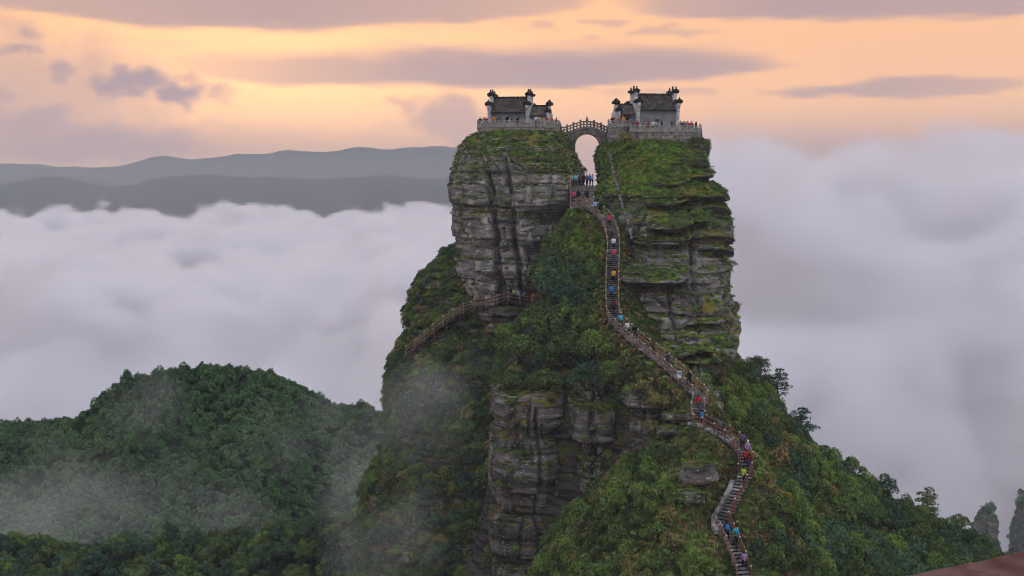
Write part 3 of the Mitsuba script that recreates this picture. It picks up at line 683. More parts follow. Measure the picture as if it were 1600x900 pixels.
# the great round bushes that hang over the buttresses
for (qx, qy, Y, s) in ((812, 545, 150, 3.0), (850, 590, 145.5, 2.6), (800, 590, 147, 2.4), (870, 500, 153, 2.8), (905, 470, 155, 2.4), (930, 540, 145, 2.5), (915, 590, 141.5, 2.3), (955, 575, 141, 2.0), (840, 500, 157, 2.2), (880, 545, 148, 2.6), (1000, 605, 135.5, 1.9), (1030, 620, 133, 1.5), (790, 520, 158, 2.0), (890, 445, 158, 1.8), (1015, 660, 131.5, 1.4), (920, 430, 158, 1.5)):
    plants.append((W(qx, qy, Y) - [0, 0, .9], s, 1.0, rng.choice(['dark', 'blue', 'dark', 'mid']) if qx < 980 else rng.choice(['olive', 'mid']), 'shelf'))
for (qx, qy, Y, s, kd) in ((968, 224, 187.5, 1.0, 'olive'), (976, 216, 187, 1.5, 'olive'), (962, 226, 186.5, 1.1, 'mid'), (990, 222, 187.5, 1.0, 'olive'), (1098, 228, 195, 1.6, 'dark'), (1090, 222, 191, 1.1, 'dark'), (1102, 240, 197, 1.3, 'mid'), (1084, 219, 190.5, .9, 'olive'), (726, 240, 196, 1.2, 'dark'), (737, 226, 195, 1.1, 'mid'),
                        (718, 262, 195, 1.1, 'olive'), (747, 222, 191, .8, 'mid'), (905, 268, 209, 1.5, 'dark'), (902, 282, 207, 1.3, 'mid'), (885, 225, 196, 1.2, 'dark'), (892, 245, 197, 1.3, 'mid'), (873, 218, 190, 1.0, 'dark'), (898, 285, 195, 1.2, 'dark')):
    plants.append((W(qx, qy, Y) - [0, 0, .3], s, .95, kd, 'ledge'))
# growth on the cliffs: on their ledges, and all over the shoulder
def ledge(lo, hi, extra=lambda pos, n, px, py: 1.0):
    def keep(pos, n, px, py):
        f = meshkit.fbm(pos * .3, 3, 77)
        return sstep(lo, hi, n[:, 2] + (f - .5) * 1.2) * extra(pos, n, px, py)
    return keep
front = lambda pos, n, px, py: 1.0 * (n[:, 1] < .45)
pos, n, px, py = scatter(SL, 8000, 52, lambda pos, n, px, py: (n[:, 1] < .5) * (px < 800) * (py < 940) * np.clip(.25 + 1.5 * meshkit.fbm(pos * .16, 3, 78) - .35 + .7 * n[:, 2] + .5 * (py > 530) * (py < 780), 0, 1))
for i in range(len(pos)):
    bare = 1 if py[i] < 720 else .5
    if rng.random() > bare: continue
    plants.append((pos[i] - n[i] * .12, rng.uniform(.55, 1.3) * (1.4 if py[i] > 540 else .9), rng.uniform(.8, 1.2), rng.choice(['dark', 'mid', 'blue', 'dark', 'mid', 'blue', 'olive', 'dark']), 'flank'))
for nm, P_, cnt, lo, hi in (('lp', LP, 2600, .35, .8), ('rp', RP, 4200, .3, .75), ('b1', B1, 500, .3, .8), ('b2', B2, 300, .3, .8), ('b3', B3, 300, .25, .8)):
    pos, n, px, py = scatter(P_, cnt, 53, ledge(lo, hi, front))
    for i in range(len(pos)):
        if nm == 'rp' and py[i] < 330 and 950 < px[i] < 1060 and rng.random() < .85: continue
        if py[i] < 212 or rng.random() < .35: continue
        if nm == 'rp' and px[i] < 1082 and py[i] > 392 and rng.random() < .85: continue
        if nm == 'lp' and py[i] > 275 and rng.random() < .8: continue
        if nm == 'rp' and stree.query(pos[i][:2])[0] < 1.4: continue
        s = rng.uniform(.25, .75) * (1.35 if (px[i] > 1085 and nm == 'rp') else 1)
        plants.append((pos[i] - [0, 0, .1 * s], s, rng.uniform(.6, 1.0), rng.choice(['olive', 'mid', 'mid', 'dark', 'mid', 'dark'] if nm != 'lp' else ['mid', 'olive', 'mid', 'dark']), 'ledge'))

plants = [p for p in plants if not (p[4] in ('flank', 'ledge', 'shelf') and p[0][0] < 8) or clear_of_walk(p[0], p[1])]
# single shrubs: those that show largest; the rest are undergrowth
arr = np.array([p[0] for p in plants]); size = np.array([p[1] for p in plants])
ppx, ppy = 800 + F * arr[:, 0] / arr[:, 1], HZ - F * (arr[:, 2] + size * .7) / arr[:, 1]
seen = (ppx > 0) & (ppx < 1600) & (ppy > 0) & (ppy < 890) & (depths.at(ppx, ppy, 1) > arr[:, 1] - 2.5)
rank = np.argsort(-(size / arr[:, 1]) * seen)
single = set(rank[:285].tolist())
WORD = dict(dark='dark green', mid='bright green', blue='blue green', olive='olive green', yellow='yellow flowering', rust='russet brown')
def where(zone, x, y):
    if zone == 'shelf':
        if y < 500: return 'bush between the steep straight flight and the pale cliff'
        return 'bush hanging over the squared rock buttress' if x < 885 else ('bush above the narrow rock buttress' if x < 970 else 'bush just below the slanting stair flight')
    if zone == 'ridge':
        return 'shrub on the ridge side close to the cliff foot' if y < 690 else ('shrub on the ridge side level with the lower stair bends' if x < 1330 else 'shrub on the low end of the ridge near the lone pine')
    if zone == 'slope':
        return 'shrub on the slope under the narrow buttress' if x < 1000 else ('shrub on the hump inside the stair bends' if y < 800 else 'shrub beside the lowest stairs')
    if zone == 'flank':
        return 'bush on the cliff flank above the plank walkway' if y < 520 else ('bush on the misty flank under the plank walkway' if y < 700 else 'bush low on the misty cliff flank')
    return 'bush on the brow or ledges of the walkway cliff' if x < 910 else ('bush on the ledges of the stairway cliff' if y < 580 else 'bush on the dark rock buttresses')
cnt = {}
for i, (p, s, hz, kind, zone) in enumerate(plants):
    src = SHRUB[kind][rng.integers(len(SHRUB[kind]))]
    m = place(p, s, rng.uniform(0, 360), s * hz)
    if i in single:
        cnt['s'] = cnt.get('s', 0) + 1
        key = 'shrub' if cnt['s'] == 1 else f"shrub_{cnt['s'] - 1:03d}"
        lab = f'{WORD[kind]} {where(zone, ppx[i], ppy[i])}'
        labels[key] = dict(label=lab, category='shrub', group=lab.replace('shrub', 'shrubs', 1).replace('bush', 'bushes', 1))
    else:
        cnt['u'] = cnt.get('u', 0) + 1
        key = f"undergrowth__{cnt['u']:04d}"
    inst(key, src, m)
for P_, sd in ((PINN1, 81), (PINN2, 82)):
    pos, n, px, py = scatter(P_, 500, sd, lambda pos, n, px, py: (n[:, 1] < .5) * np.clip(.35 + n[:, 2], 0, 1))
    for i in range(len(pos)):
        cnt['u'] += 1; s = rng.uniform(.8, 2.0); inst(f"undergrowth__{cnt['u']:04d}", FARTREE[rng.integers(5)], place(pos[i], s, rng.uniform(0, 360)))
labels['undergrowth'] = dict(label='mass of smaller bushes covering the hillside and cliff ledges', category='undergrowth', kind='stuff')

# grass and ferns
g = 0
def sow(P, count, seed, keep, lo, hi, kinds):
    global g
    pos, n, px, py = scatter(P, count, seed, keep)
    for i in range(len(pos)):
        g += 1
        s = rng.uniform(lo, hi)
        inst(f'grass__{g:05d}', TUFT[rng.choice(kinds)], place(pos[i] - [0, 0, .05], s, rng.uniform(0, 360), s * rng.uniform(.7, 1.1)))
sow(HILLQ, 110000, 61, lambda pos, n, px, py: (stair_gap(pos) > 1.1) * np.clip(.06 + .7 * grassy(px, py) + .6 * (stair_gap(pos) < 3.2), 0, 1) * (px > 860) * (py < 930), .35, .7, [0, 0, 2, 2, 2, 3])
sow(HILLQ, 90000, 62, lambda pos, n, px, py: .8 * (stair_gap(pos) > 1.2) * (px > 875) * (px < 950) * (py > 322) * (py < 430), .35, .7, [0, 1, 1, 0])
def rp_grass(pos, n, px, py):
    k = np.where(py < 300, 1.0, np.where(py < 440, .3, .08))
    k = np.where(px > 1085, np.maximum(k, .45), k)
    return (n[:, 1] < .5) * np.maximum(k, bell(px, 1085, 34) * bell(py, 540, 14))
sow(RP, 16000, 63, ledge(.3, .6, rp_grass), .28, .6, [0, 0, 1, 2, 2])
sow(RP, 26000, 69, lambda pos, n, px, py: (n[:, 2] > .12) * (n[:, 1] < .5) * sstep(318, 285, py) * sstep(1085, 1050, px) * np.where((px > 1015) & (py > 268), .35, 1.0), .3, .6, [1, 1, 1, 0])
sow(LP, 11000, 64, ledge(.3, .6, lambda pos, n, px, py: (n[:, 1] < .5) * np.where(py < 268, 1.0, .22)), .28, .6, [0, 0, 1, 2, 2])
sow(SL, 4000, 65, ledge(.3, .6, front), .3, .6, [0, 1, 2, 2])
for P_, sd in ((B1, 66), (B2, 67), (B3, 68)):
    sow(P_, 1200, sd, ledge(.35, .7, front), .25, .5, [0, 2, 2, 3])
labels['grass'] = dict(label='grass and fern tufts on the ledges and open slopes', category='grass', kind='stuff')

# the forest of the far hill, and the trees of the lower ridge
pos, n, px, py = scatter(FARQ, 15000, 71, lambda pos, n, px, py: (px > -60) * (px < 700) * (py < 930) * (pos[:, 1] < 490) * 1.0)
f = 0
for i in range(len(pos)):
    s = rng.uniform(1.7, 3.3)
    if rng.random() < .08: s *= 1.3
    f += 1
    inst(f'forest__{f:04d}', FARTREE[rng.integers(5)], place(pos[i] - [0, 0, .5], s, rng.uniform(0, 360), s * rng.uniform(.8, 1.25)))
labels['forest'] = dict(label='dense broadleaf forest covering the rounded hill', category='forest', kind='stuff')
pos, n, px, py = scatter(LOWQ, 2600, 72, lambda pos, n, px, py: (px > -40) * (px < 660) * (py < 960) * (pos[:, 1] < 262) * 1.0)
sz = rng.uniform(1.3, 2.5, len(pos))
tp, ty = px, HZ - F * (pos[:, 2] + sz * 1.4) / pos[:, 1]
vis = (ty < 890) & (depths.at(tp, ty, 0) > pos[:, 1] - 6) & (px < 600)
order = np.argsort(-(sz / pos[:, 1]) * vis)
one = set(order[:200].tolist())
t = w = 0
for i in range(len(pos)):
    m = place(pos[i] - [0, 0, .5], sz[i], rng.uniform(0, 360), sz[i] * rng.uniform(.8, 1.2))
    q = int(rng.integers(4))
    if i in one and vis[i]:
        t += 1
        key = 'broadleaf_tree' if t == 1 else f'broadleaf_tree_{t - 1:03d}'
        tone = ('dark green', 'fresh green', 'blue green', 'deep green')[q]
        spot = 'close to the cliff foot' if px[i] > 430 else ('in its middle stretch' if px[i] > 220 else 'at its misty far end')
        labels[key] = dict(label=f'{tone} round-crowned tree on the low wooded ridge, {spot}', category='tree', group=f'{tone} trees of the low ridge, {spot}')
    else:
        w += 1
        key = f'woods__{w:04d}'
    inst(key, TREE[q], m)
labels['woods'] = dict(label='small trees filling the gaps of the low wooded ridge', category='woods', kind='stuff')

# single trees that stand out against the clouds
def ground_at(px, py, Y):
    return W(px, py, Y)
solo = [('pine_tree', PINE, 1188, 602, 165, 1.9, 'dark pine at the top of the wooded ridge, beside the cliff foot'),
        ('pine_tree', PINE, 1216, 628, 164, 2.1, 'dark pine with layered boughs, second from the cliff on the ridge skyline'),
        ('pine_tree', PINE, 1252, 690, 163, 2.2, 'spreading dark pine leaning out from the steep part of the ridge skyline'),
        ('pine_tree', PINE, 1448, 820, 153, 2.2, 'large dark pine alone at the low end of the ridge skyline'),
        ('pine_tree', PINE, 1107, 279, 197, 1.25, 'small pine growing out of the side of the upper cliff against the clouds'),
        ('skyline_tree', TREE, 1285, 730, 160, 1.6, 'rounded tree on the ridge skyline just below the leaning pine'),
        ('skyline_tree', TREE, 1330, 765, 158, 2.1, 'wide light green tree on the ridge skyline'),
        ('skyline_tree', TREE, 1385, 790, 156, 1.7, 'bushy tree on the ridge skyline between the wide tree and the lone pine'),
        ('skyline_tree', TREE, 1500, 845, 152, 1.4, 'low tree at the very end of the ridge skyline'),
        ('pine_tree', PINE, 543, 838, 204, 1.7, 'slender pine standing above the low ridge at the foot of the cliff'),
        ('skyline_tree', TREE, 1180, 585, 166, 1.3, 'small bushy tree where the wooded ridge meets the cliff')]
seen_n = {}
for nm, src, qx, qy, Y, s, lab in solo:
    c_ = seen_n.get(nm, 0); seen_n[nm] = c_ + 1
    key = nm if c_ == 0 else f'{nm}_{c_:03d}'
    inst(key, src[c_ % len(src)], place(W(qx, qy, Y), s, 40 + 77 * c_, s))
    labels[key] = dict(label=lab, category='pine' if nm == 'pine_tree' else 'tree')

# ---------------------------------------------------------------- building helpers
from shapely.geometry import Polygon, box as sbox
import manifold3d as m3
class MB:
    """Collects boxes, beams and prisms into one mesh."""
    def __init__(self): self.v, self.f, self.n = [], [], 0
    def add(self, v, f):
        self.v.append(np.asarray(v, float)); self.f.append(np.asarray(f) + self.n); self.n += len(v); return self
    def tm(self, m): return self.add(m.vertices, m.faces)
    def box(self, c, s, rz=0.0):
        m = trimesh.creation.box(s); m.apply_transform(trimesh.transformations.rotation_matrix(rz, [0, 0, 1])); m.apply_translation(c)
        return self.tm(m)
    def bar(self, a, b, w, h, up=(0, 0, 1)):
        a, b = np.array(a, float), np.array(b, float)
        y = b - a; ln = np.linalg.norm(y); y /= ln
        x = np.cross(y, up); x /= np.linalg.norm(x); z = np.cross(x, y)
        m = trimesh.creation.box([w, ln, h]); M = np.eye(4); M[:3, 0], M[:3, 1], M[:3, 2], M[:3, 3] = x, y, z, (a + b) / 2
        m.apply_transform(M); return self.tm(m)
    def prism(self, poly, thick, frame):
        """A shapely outline pushed out by thick; frame: the 4 x 4 that lays its x, y, z out."""
        m = trimesh.creation.extrude_polygon(poly, thick, engine='earcut'); m.apply_transform(frame); return self.tm(m)
    def lathe(self, prof, c, n=8):
        m = trimesh.creation.revolve(np.array(prof), sections=n); m.apply_translation(c); return self.tm(m)
    def mesh(self): return np.vstack(self.v), np.vstack(self.f)
    def moved(self, M):
        v, f = self.mesh(); return v @ M[:3, :3].T + M[:3, 3], f
used = {}
def key_for(base):
    n = used.get(base, 0); used[base] = n + 1
    return base if n == 0 else f'{base}_{n:03d}'
def part(parent, name, mesh, mat, label=None, kind=None, M=None, smooth=False):
    key = key_for(f'{parent}__{name}')
    if isinstance(mesh, MB): mesh = mesh.moved(M) if M is not None else mesh.mesh()
    scene[key] = mesh if isinstance(mesh, dict) else mikit.ply(mesh, mat, smooth=smooth)
    if label or kind: labels[key] = {**(dict(label=label) if label else {}), **(dict(kind=kind) if kind else {})}
    return key
def thing(name, label, cat, group=None):
    key = key_for(name); labels[key] = dict(label=label, category=cat, **(dict(group=group) if group else {})); return key
def frame(origin, rz):
    M = trimesh.transformations.rotation_matrix(rz, [0, 0, 1]); M[:3, 3] = origin; return M

def stone(a, b, k=1.0, f=3.0, dirt=.6):
    def fn(p, n, uv):
        t = fb(p.x * f, p.y * f, p.z * f, 3)
        c = mx(C(a), C(b), ss(.3, .7, t))
        c = mx(c, C(a, .55), ss(.55, .75, fb(p.x * 1.3, p.y * 1.3, p.z * .35, 3)) * dirt)
        return c
    return diffuse(fn)
scene['plaster'] = stone((118, 130, 136), (146, 156, 162), f=.8, dirt=.3)
scene['white_plaster'] = stone((176, 182, 188), (205, 208, 210), f=1.0, dirt=.35)
scene['roof_tile'] = stone((76, 71, 67), (112, 103, 95), f=1.6)
scene['dark_tile'] = stone((40, 38, 39), (62, 57, 56), f=2.5)
scene['carved_stone'] = stone((134, 132, 130), (170, 167, 163), f=1.7)
scene['carved_stone_b'] = stone((118, 117, 116), (152, 150, 147), f=1.9)
scene['block_a'] = stone((110, 108, 105), (150, 147, 142))
scene['block_b'] = stone((92, 90, 88), (132, 129, 125))
scene['block_c'] = stone((128, 124, 118), (166, 162, 155))
scene['bridge_stone'] = stone((98, 94, 94), (134, 129, 127), f=1.9)
scene['step_stone'] = stone((104, 102, 100), (148, 146, 144), f=2.0)
scene['step_stone_b'] = stone((84, 82, 82), (124, 122, 120), f=2.3)
scene['pale_stone'] = stone((140, 138, 136), (180, 178, 175), f=1.5)
scene['rail_wood'] = stone((116, 90, 80), (156, 126, 114), f=4.0)
scene['rail_red'] = stone((104, 64, 58), (136, 88, 80), f=4.0)
scene['lamp_white'] = diffuse((.75, .74, .7))
scene['window_dark'] = diffuse(L((40, 40, 44)))
scene['deck_wood'] = stone((74, 66, 60), (104, 94, 86), f=2.5)

# ---------------------------------------------------------------- the temples on the two tops
def cap_roof(mb, y0, y1, z, half, over=.28, rise=.38):
    """A little tiled coping roof across a gable step, running along y, with lifted ends."""
    pts = []
    ys = np.linspace(y0 - over, y1 + over, 9)
    for i, y in enumerate(ys):
        t = abs(2 * i / 8 - 1) ** 3 * .30
        pts += [(-half - over, y, z + t - .05), (half + over, y, z + t - .05), (half + over, y, z + t + .08), (0, y, z + rise + t * 1.3), (-half - over, y, z + t + .08)]
    n = len(ys); f = []
    for i in range(n - 1):
        for k in range(5):
            a, b = i * 5 + k, i * 5 + (k + 1) % 5
            f += [(a, b, b + 5), (a, b + 5, a + 5)]
    for o, s in ((0, 1), ((n - 1) * 5, -1)):
        f += [(o, o + 1, o + 2)[::s], (o, o + 2, o + 3)[::s], (o, o + 3, o + 4)[::s]]
    mb.add(pts, f)
FIN = [(0, 0), (.16, 0), (.12, .12), (.2, .24), (.19, .36), (.09, .46), (.15, .56), (.13, .68), (.05, .78), (0, .84)]
def hall(name, label, origin, rz, Lx, D, eave, ridge, front, annex):
    M = frame(origin, rz)
    t = thing(name, label, 'temple')
    h = D / 2
    # front wall with its openings, back wall
    hole = sbox(-Lx / 2, 0, Lx / 2, eave)
    for cx, w, top in front.get('arches', ()):
        a = [(cx + w / 2 * math.cos(q), top - w / 2 + w / 2 * math.sin(q)) for q in np.linspace(0, math.pi, 13)]
        hole = hole.difference(Polygon([(cx + w / 2, .05)] + a + [(cx - w / 2, .05)]))
    up = np.array([[1, 0, 0, 0], [0, 0, -1, 0], [0, 1, 0, 0], [0, 0, 0, 1]], float)
    f1 = up.copy(); f1[1, 3] = -h + .35
    f2 = up.copy(); f2[1, 3] = h
    wm = MB().prism(hole, .35, f1)
    part(t, 'front_wall', wm, 'plaster', M=M)
    part(t, 'back_wall', MB().prism(sbox(-Lx / 2, 0, Lx / 2, eave), .35, f2), 'plaster', M=M)
    for cx, w, top in front.get('arches', ()):
        fr = MB()
        a = [np.array([cx + (w / 2 + .05) * math.cos(q), -h - .03, top - w / 2 + (w / 2 + .05) * math.sin(q)]) for q in np.linspace(0, math.pi, 10)]
        a = [np.array([cx + w / 2 + .05, -h - .03, .05])] + a + [np.array([cx - w / 2 - .05, -h - .03, .05])]
        for p, q in zip(a[:-1], a[1:]): fr.bar(p, q, .1, .1, up=(0, 1, 0))
        part(t, 'arch_frame', fr, 'carved_stone', M=M)
    for cx, zc, w, hh in front.get('plaques', ()):
        k = part(t, 'window', MB().box([cx, -h - .03, zc], [w, .1, hh]), 'window_dark', M=M)
        fr = MB()
        for sx in (-1, 1): fr.box([cx + sx * w / 2, -h - .05, zc], [.09, .13, hh + .12]).box([cx, -h - .056, zc + sx * hh / 2], [w, .12, .08])
        part(k, 'frame', fr, 'carved_stone_b', M=M)
    # plinth and beam under the eave
    part(t, 'plinth', MB().box([0, 0, .1], [Lx + .5, D + .3, .3]), 'carved_stone_b', M=M)
    part(t, 'eave_beam', MB().box([0, -h - .12, eave - .11], [Lx, .2, .2]).box([0, h + .12, eave - .11], [Lx, .2, .2]), 'dark_tile', M=M)
    # roof
    ov, th = .62, .16
    slope = (ridge - eave) / h
    rm, tl = MB(), MB()
    for s in (-1, 1):
        a = np.array([0, s * (h + ov), eave - ov * slope * .35]); m_ = np.array([0, s * h * .5, eave + (ridge - eave) * .44]); b = np.array([0, 0, ridge])
        for p, q in ((a, m_), (m_, b)):
            rm.bar(p, q, Lx, th)
            n = int(Lx / .27)
            nrm = np.cross([1, 0, 0], q - p); nrm = nrm / np.linalg.norm(nrm) * (1 if nrm[2] > 0 else -1)
            for i in range(n):
                x = -Lx / 2 + (i + .5) * Lx / n
                tl.bar(p + [x, 0, 0] + nrm * (th / 2 + .03), q + [x, 0, 0] + nrm * (th / 2 + .03), .13, .12)
    r = part(t, 'roof', rm, 'dark_tile', M=M)
    part(r, 'tile_rows', tl, 'roof_tile', M=M, kind='stuff')
    part(r, 'ridge', MB().box([0, 0, ridge + .2], [Lx, .26, .34]).box([0, 0, ridge + .41], [Lx, .36, .09]), 'dark_tile', M=M)
    dm = MB()
    for i in range(int(Lx / .27)):
        x = -Lx / 2 + (i + .5) * .27
        for s in (-1, 1): dm.box([x, s * (h + ov + .02), eave - ov * slope * .35 - .03], [.15, .06, .2])
    part(r, 'eave_tiles', dm, 'dark_tile', M=M, kind='stuff')
    # stepped gable walls that rise over the roof
    for s in (-1, 1):
        xg = s * (Lx / 2 + .24)
        lo, hi = eave + .95, ridge + .45
        prof = [(-h - .35, 0), (-h - .35, eave * .62), (-h - .5, eave * .78), (-h - .62, eave + .1), (-h - .95, eave + .45), (-h - .95, lo), (-h + .35, lo), (-h + .5, lo + .05), (-1.25, ridge - .15), (-1.4, hi),
                (1.4, hi), (1.25, ridge - .15), (h - .5, lo + .05), (h - .35, lo), (h + .95, lo), (h + .95, eave + .45), (h + .62, eave + .1), (h + .5, eave * .78), (h + .35, eave * .62), (h + .35, 0)]
        fr = np.array([[0, 0, 1, xg - .24], [1, 0, 0, 0], [0, 1, 0, 0], [0, 0, 0, 1]], float)
        gw = part(t, 'gable_wall', MB().prism(Polygon(prof), .48, fr), 'white_plaster', M=M)
        bands = MB()
        for zb, yb in ((eave * .62, -h - .37), (eave * .9, -h - .55), (eave + .55, -h - .97)): bands.box([xg, yb, zb], [.56, .1, .1])
        part(gw, 'moulding', bands, 'carved_stone', M=M)
        for y0, y1, z in ((-h - .95, -h + .35, lo), (-1.4, 1.4, hi), (h - .35, h + .95, lo)):
            mb = MB(); cap_roof(mb, y0, y1, z, .3)
            mb.moved(np.eye(4))
            part(gw, 'coping', [*(lambda v, f: (v + [xg, 0, 0] @ np.eye(3), f))(*mb.mesh())], 'dark_tile', M=None) if False else None
            v, f = mb.mesh(); q = MB().add(v + np.array([xg, 0, 0]), f)
            part(gw, 'coping', q, 'dark_tile', M=M)
            big = z == hi
            for yy, sc in (((y0 - .2, .95), ((y0 + y1) / 2, 1.15), (y1 + .15, .95)) if big else ((y0 - .2, .8),)):
                part(gw, 'finial', MB().lathe([(a * sc, b * sc) for a, b in FIN], [xg, yy, z + .3]), 'dark_tile', M=M)
    # the lower wing beside it
    ax, al, ad, ae, ar = annex['x'], annex['len'], D * .72, annex['eave'], annex['ridge']
    an = part(t, 'wing', MB().box([ax, ad / 2 - .2, ae / 2], [al, .3, ae]).box([ax - annex['s'] * al * .36, -ad / 2 + .4, ae / 2], [al * .3, .28, ae]), 'plaster', M=M)
    wr, wt = MB(), MB()
    for s in (-1, 1):
        a = np.array([ax, s * (ad / 2 + .45), ae - .12]); b = np.array([ax, 0, ar])
        wr.bar(a, b, al + .1, .15)
        nrm = np.cross([1, 0, 0], b - a); nrm = nrm / np.linalg.norm(nrm) * (1 if nrm[2] > 0 else -1)
        n = max(4, int(al / .27))
        for i in range(n): wt.bar(a + [(-.5 + (i + .5) / n) * al, 0, 0] + nrm * .1, b + [(-.5 + (i + .5) / n) * al, 0, 0] + nrm * .1, .13, .12)
    part(an, 'wing_roof', wr, 'roof_tile', M=M)
    part(an, 'wing_tiles', wt, 'roof_tile', M=M, kind='stuff')
    part(an, 'wing_ridge', MB().box([ax, 0, ar + .18], [al, .22, .3]), 'dark_tile', M=M)
    xe = ax + annex['s'] * (al / 2 + .2)
    fr = np.array([[0, 0, 1, xe - .18], [1, 0, 0, 0], [0, 1, 0, 0], [0, 0, 0, 1]], float)
    part(an, 'wing_gable', MB().prism(Polygon([(-ad / 2 - .1, 0), (-ad / 2 - .5, ae), (-ad / 2 - .5, ae + .35), (-ad / 2 + .3, ae + .35), (0, ar + .3), (ad / 2 - .3, ae + .35), (ad / 2 + .5, ae + .35), (ad / 2 + .1, 0)]), .36, fr), 'white_plaster', M=M)
    mb = MB(); cap_roof(mb, -ad / 2 - .5, -ad / 2 + .3, ae + .35, .22); cap_roof(mb, -.5, .5, ar + .25, .22)
    v, f = mb.mesh(); part(an, 'wing_coping', MB().add(v + np.array([xe, 0, 0]), f), 'dark_tile', M=M)
    for yy, z in ((-ad / 2 - .6, ae + .6), (-.3, ar + .5), (.4, ar + .5)):
        part(an, 'finial', MB().lathe([(a * .85, b * .85) for a, b in FIN], [xe, yy, z]), 'dark_tile', M=M)
    part(an, 'post', MB().box([ax + annex['s'] * al * .3, -ad / 2 + .1, ae / 2], [.22, .22, ae]), 'white_plaster', M=M)
    return t

def terrace(label, corners, floor, drop, seed, gaps=()):
    """A paved platform on walls of squared stone, with a balustrade round its edge."""
    t = thing('stone_terrace', label, 'terrace')
    r = random.Random(seed)
    P = [np.array([(px - 800) / F * Y, Y]) for px, Y in corners]
    poly = Polygon(P)
    if not poly.exterior.is_ccw: P = P[::-1]; poly = Polygon(P)
    fr = np.eye(4); fr[2, 3] = floor - drop
    part(t, 'platform', MB().prism(poly, drop, fr), 'block_b')
    n = len(P); seen = 0
    post_m, panel_m = [], []
    for i in range(n):
        a, b = P[i], P[(i + 1) % n]
        d = b - a; ln = np.linalg.norm(d); d /= ln
        out = np.array([d[1], -d[0]]); rz = math.atan2(d[1], d[0])
        frontal = out[1] < .25
        if frontal:
            rows = 4
            hgt = drop * .8 / rows
            for q in range(rows):
                x = -r.random() * .5
                while x < ln:
                    w = r.uniform(.6, 1.25); x0, x1 = max(x, 0), min(x + w, ln)
                    if x1 - x0 > .12:
                        c = a + d * (x0 + x1) / 2 + out * (.02 + r.random() * .04)
                        part(t, 'stone', MB().box([*c, floor - .16 - hgt * (q + .5)], [x1 - x0 - .035, .12, hgt - .035], rz), r.choice(['block_a', 'block_a', 'block_b', 'block_c']))
                    x += w
            part(t, 'string_course', MB().box([*(a + d * ln / 2 + out * .05), floor - .07], [ln + .1, .3, .15], rz), 'carved_stone_b')
        k = max(1, round(ln / 1.45))
        for q in range(k):
            p, s = a + d * ln * q / k, a + d * ln * (q + 1) / k
            e = P[i] if q == 0 else p
            part(t, 'post', MB().box([*e, floor + .5], [.24, .24, 1.0], rz).lathe([(0, 0), (.14, .0), (.1, .05), (.14, .12), (.1, .22), (0, .28)], [*e, floor + .995], 6), 'carved_stone')
            if (i, q) in gaps: continue
            m_ = (p + s) / 2; w = ln / k - .26
            part(t, 'panel', MB().box([*m_, floor + .4], [w, .1, .46], rz), 'carved_stone_b')
            part(t, 'rail', MB().box([*m_, floor + .87], [w, .19, .15], rz).box([*m_, floor + .1], [w, .18, .14], rz).box([*(m_), floor + .71], [.16, .14, .18], rz), 'carved_stone')
    return t
FL, FR_, FW = W(800, 198, 191)[2], W(800, 205.5, 191)[2], W(800, 198.5, 193)[2]
terrace('grey stone terrace with a carved balustrade on the cliff over the walkway', [(747, 193.5), (764, 190.6), (829, 189.8), (851, 190.5), (873, 194.5), (876, 205), (750, 208)], FL, 2.4, 1)
terrace('wide grey stone terrace with a carved balustrade under the plain-walled temple', [(985, 190.3), (1062, 190.0), (1094, 191.4), (1096, 205), (986, 207)], FR_, 2.6, 2)
terrace('small raised stone terrace at the end of the arch bridge, before the temple wing', [(951, 193.5), (972, 191.0), (984, 192.5), (984, 206), (951, 207)], FW, 2.6, 3)
hall('mountain_temple', 'grey temple with stepped gables and arched openings, on the cliff over the walkway', [*((799 - 800) / F * 198.5, 199.4), FL], math.radians(-11), 5.7, 4.4, 2.75, 4.85, dict(arches=[(-1.55, .8, 1.85), (-.15, .85, 1.95), (1.6, .75, 1.8)]), dict(x=4.75, len=2.6, eave=2.2, ridge=3.55, s=1))
hall('mountain_temple', 'grey temple with a plain wall and one small window, on the cliff over the stairway', [*((1021 - 800) / F * 197.5, 197.6), FR_], math.radians(11), 6.0, 4.3, 3.75, 5.95, dict(plaques=[(-.1, 1.95, .62, .48)]), dict(x=-4.75, len=2.5, eave=3.0, ridge=4.4, s=-1))

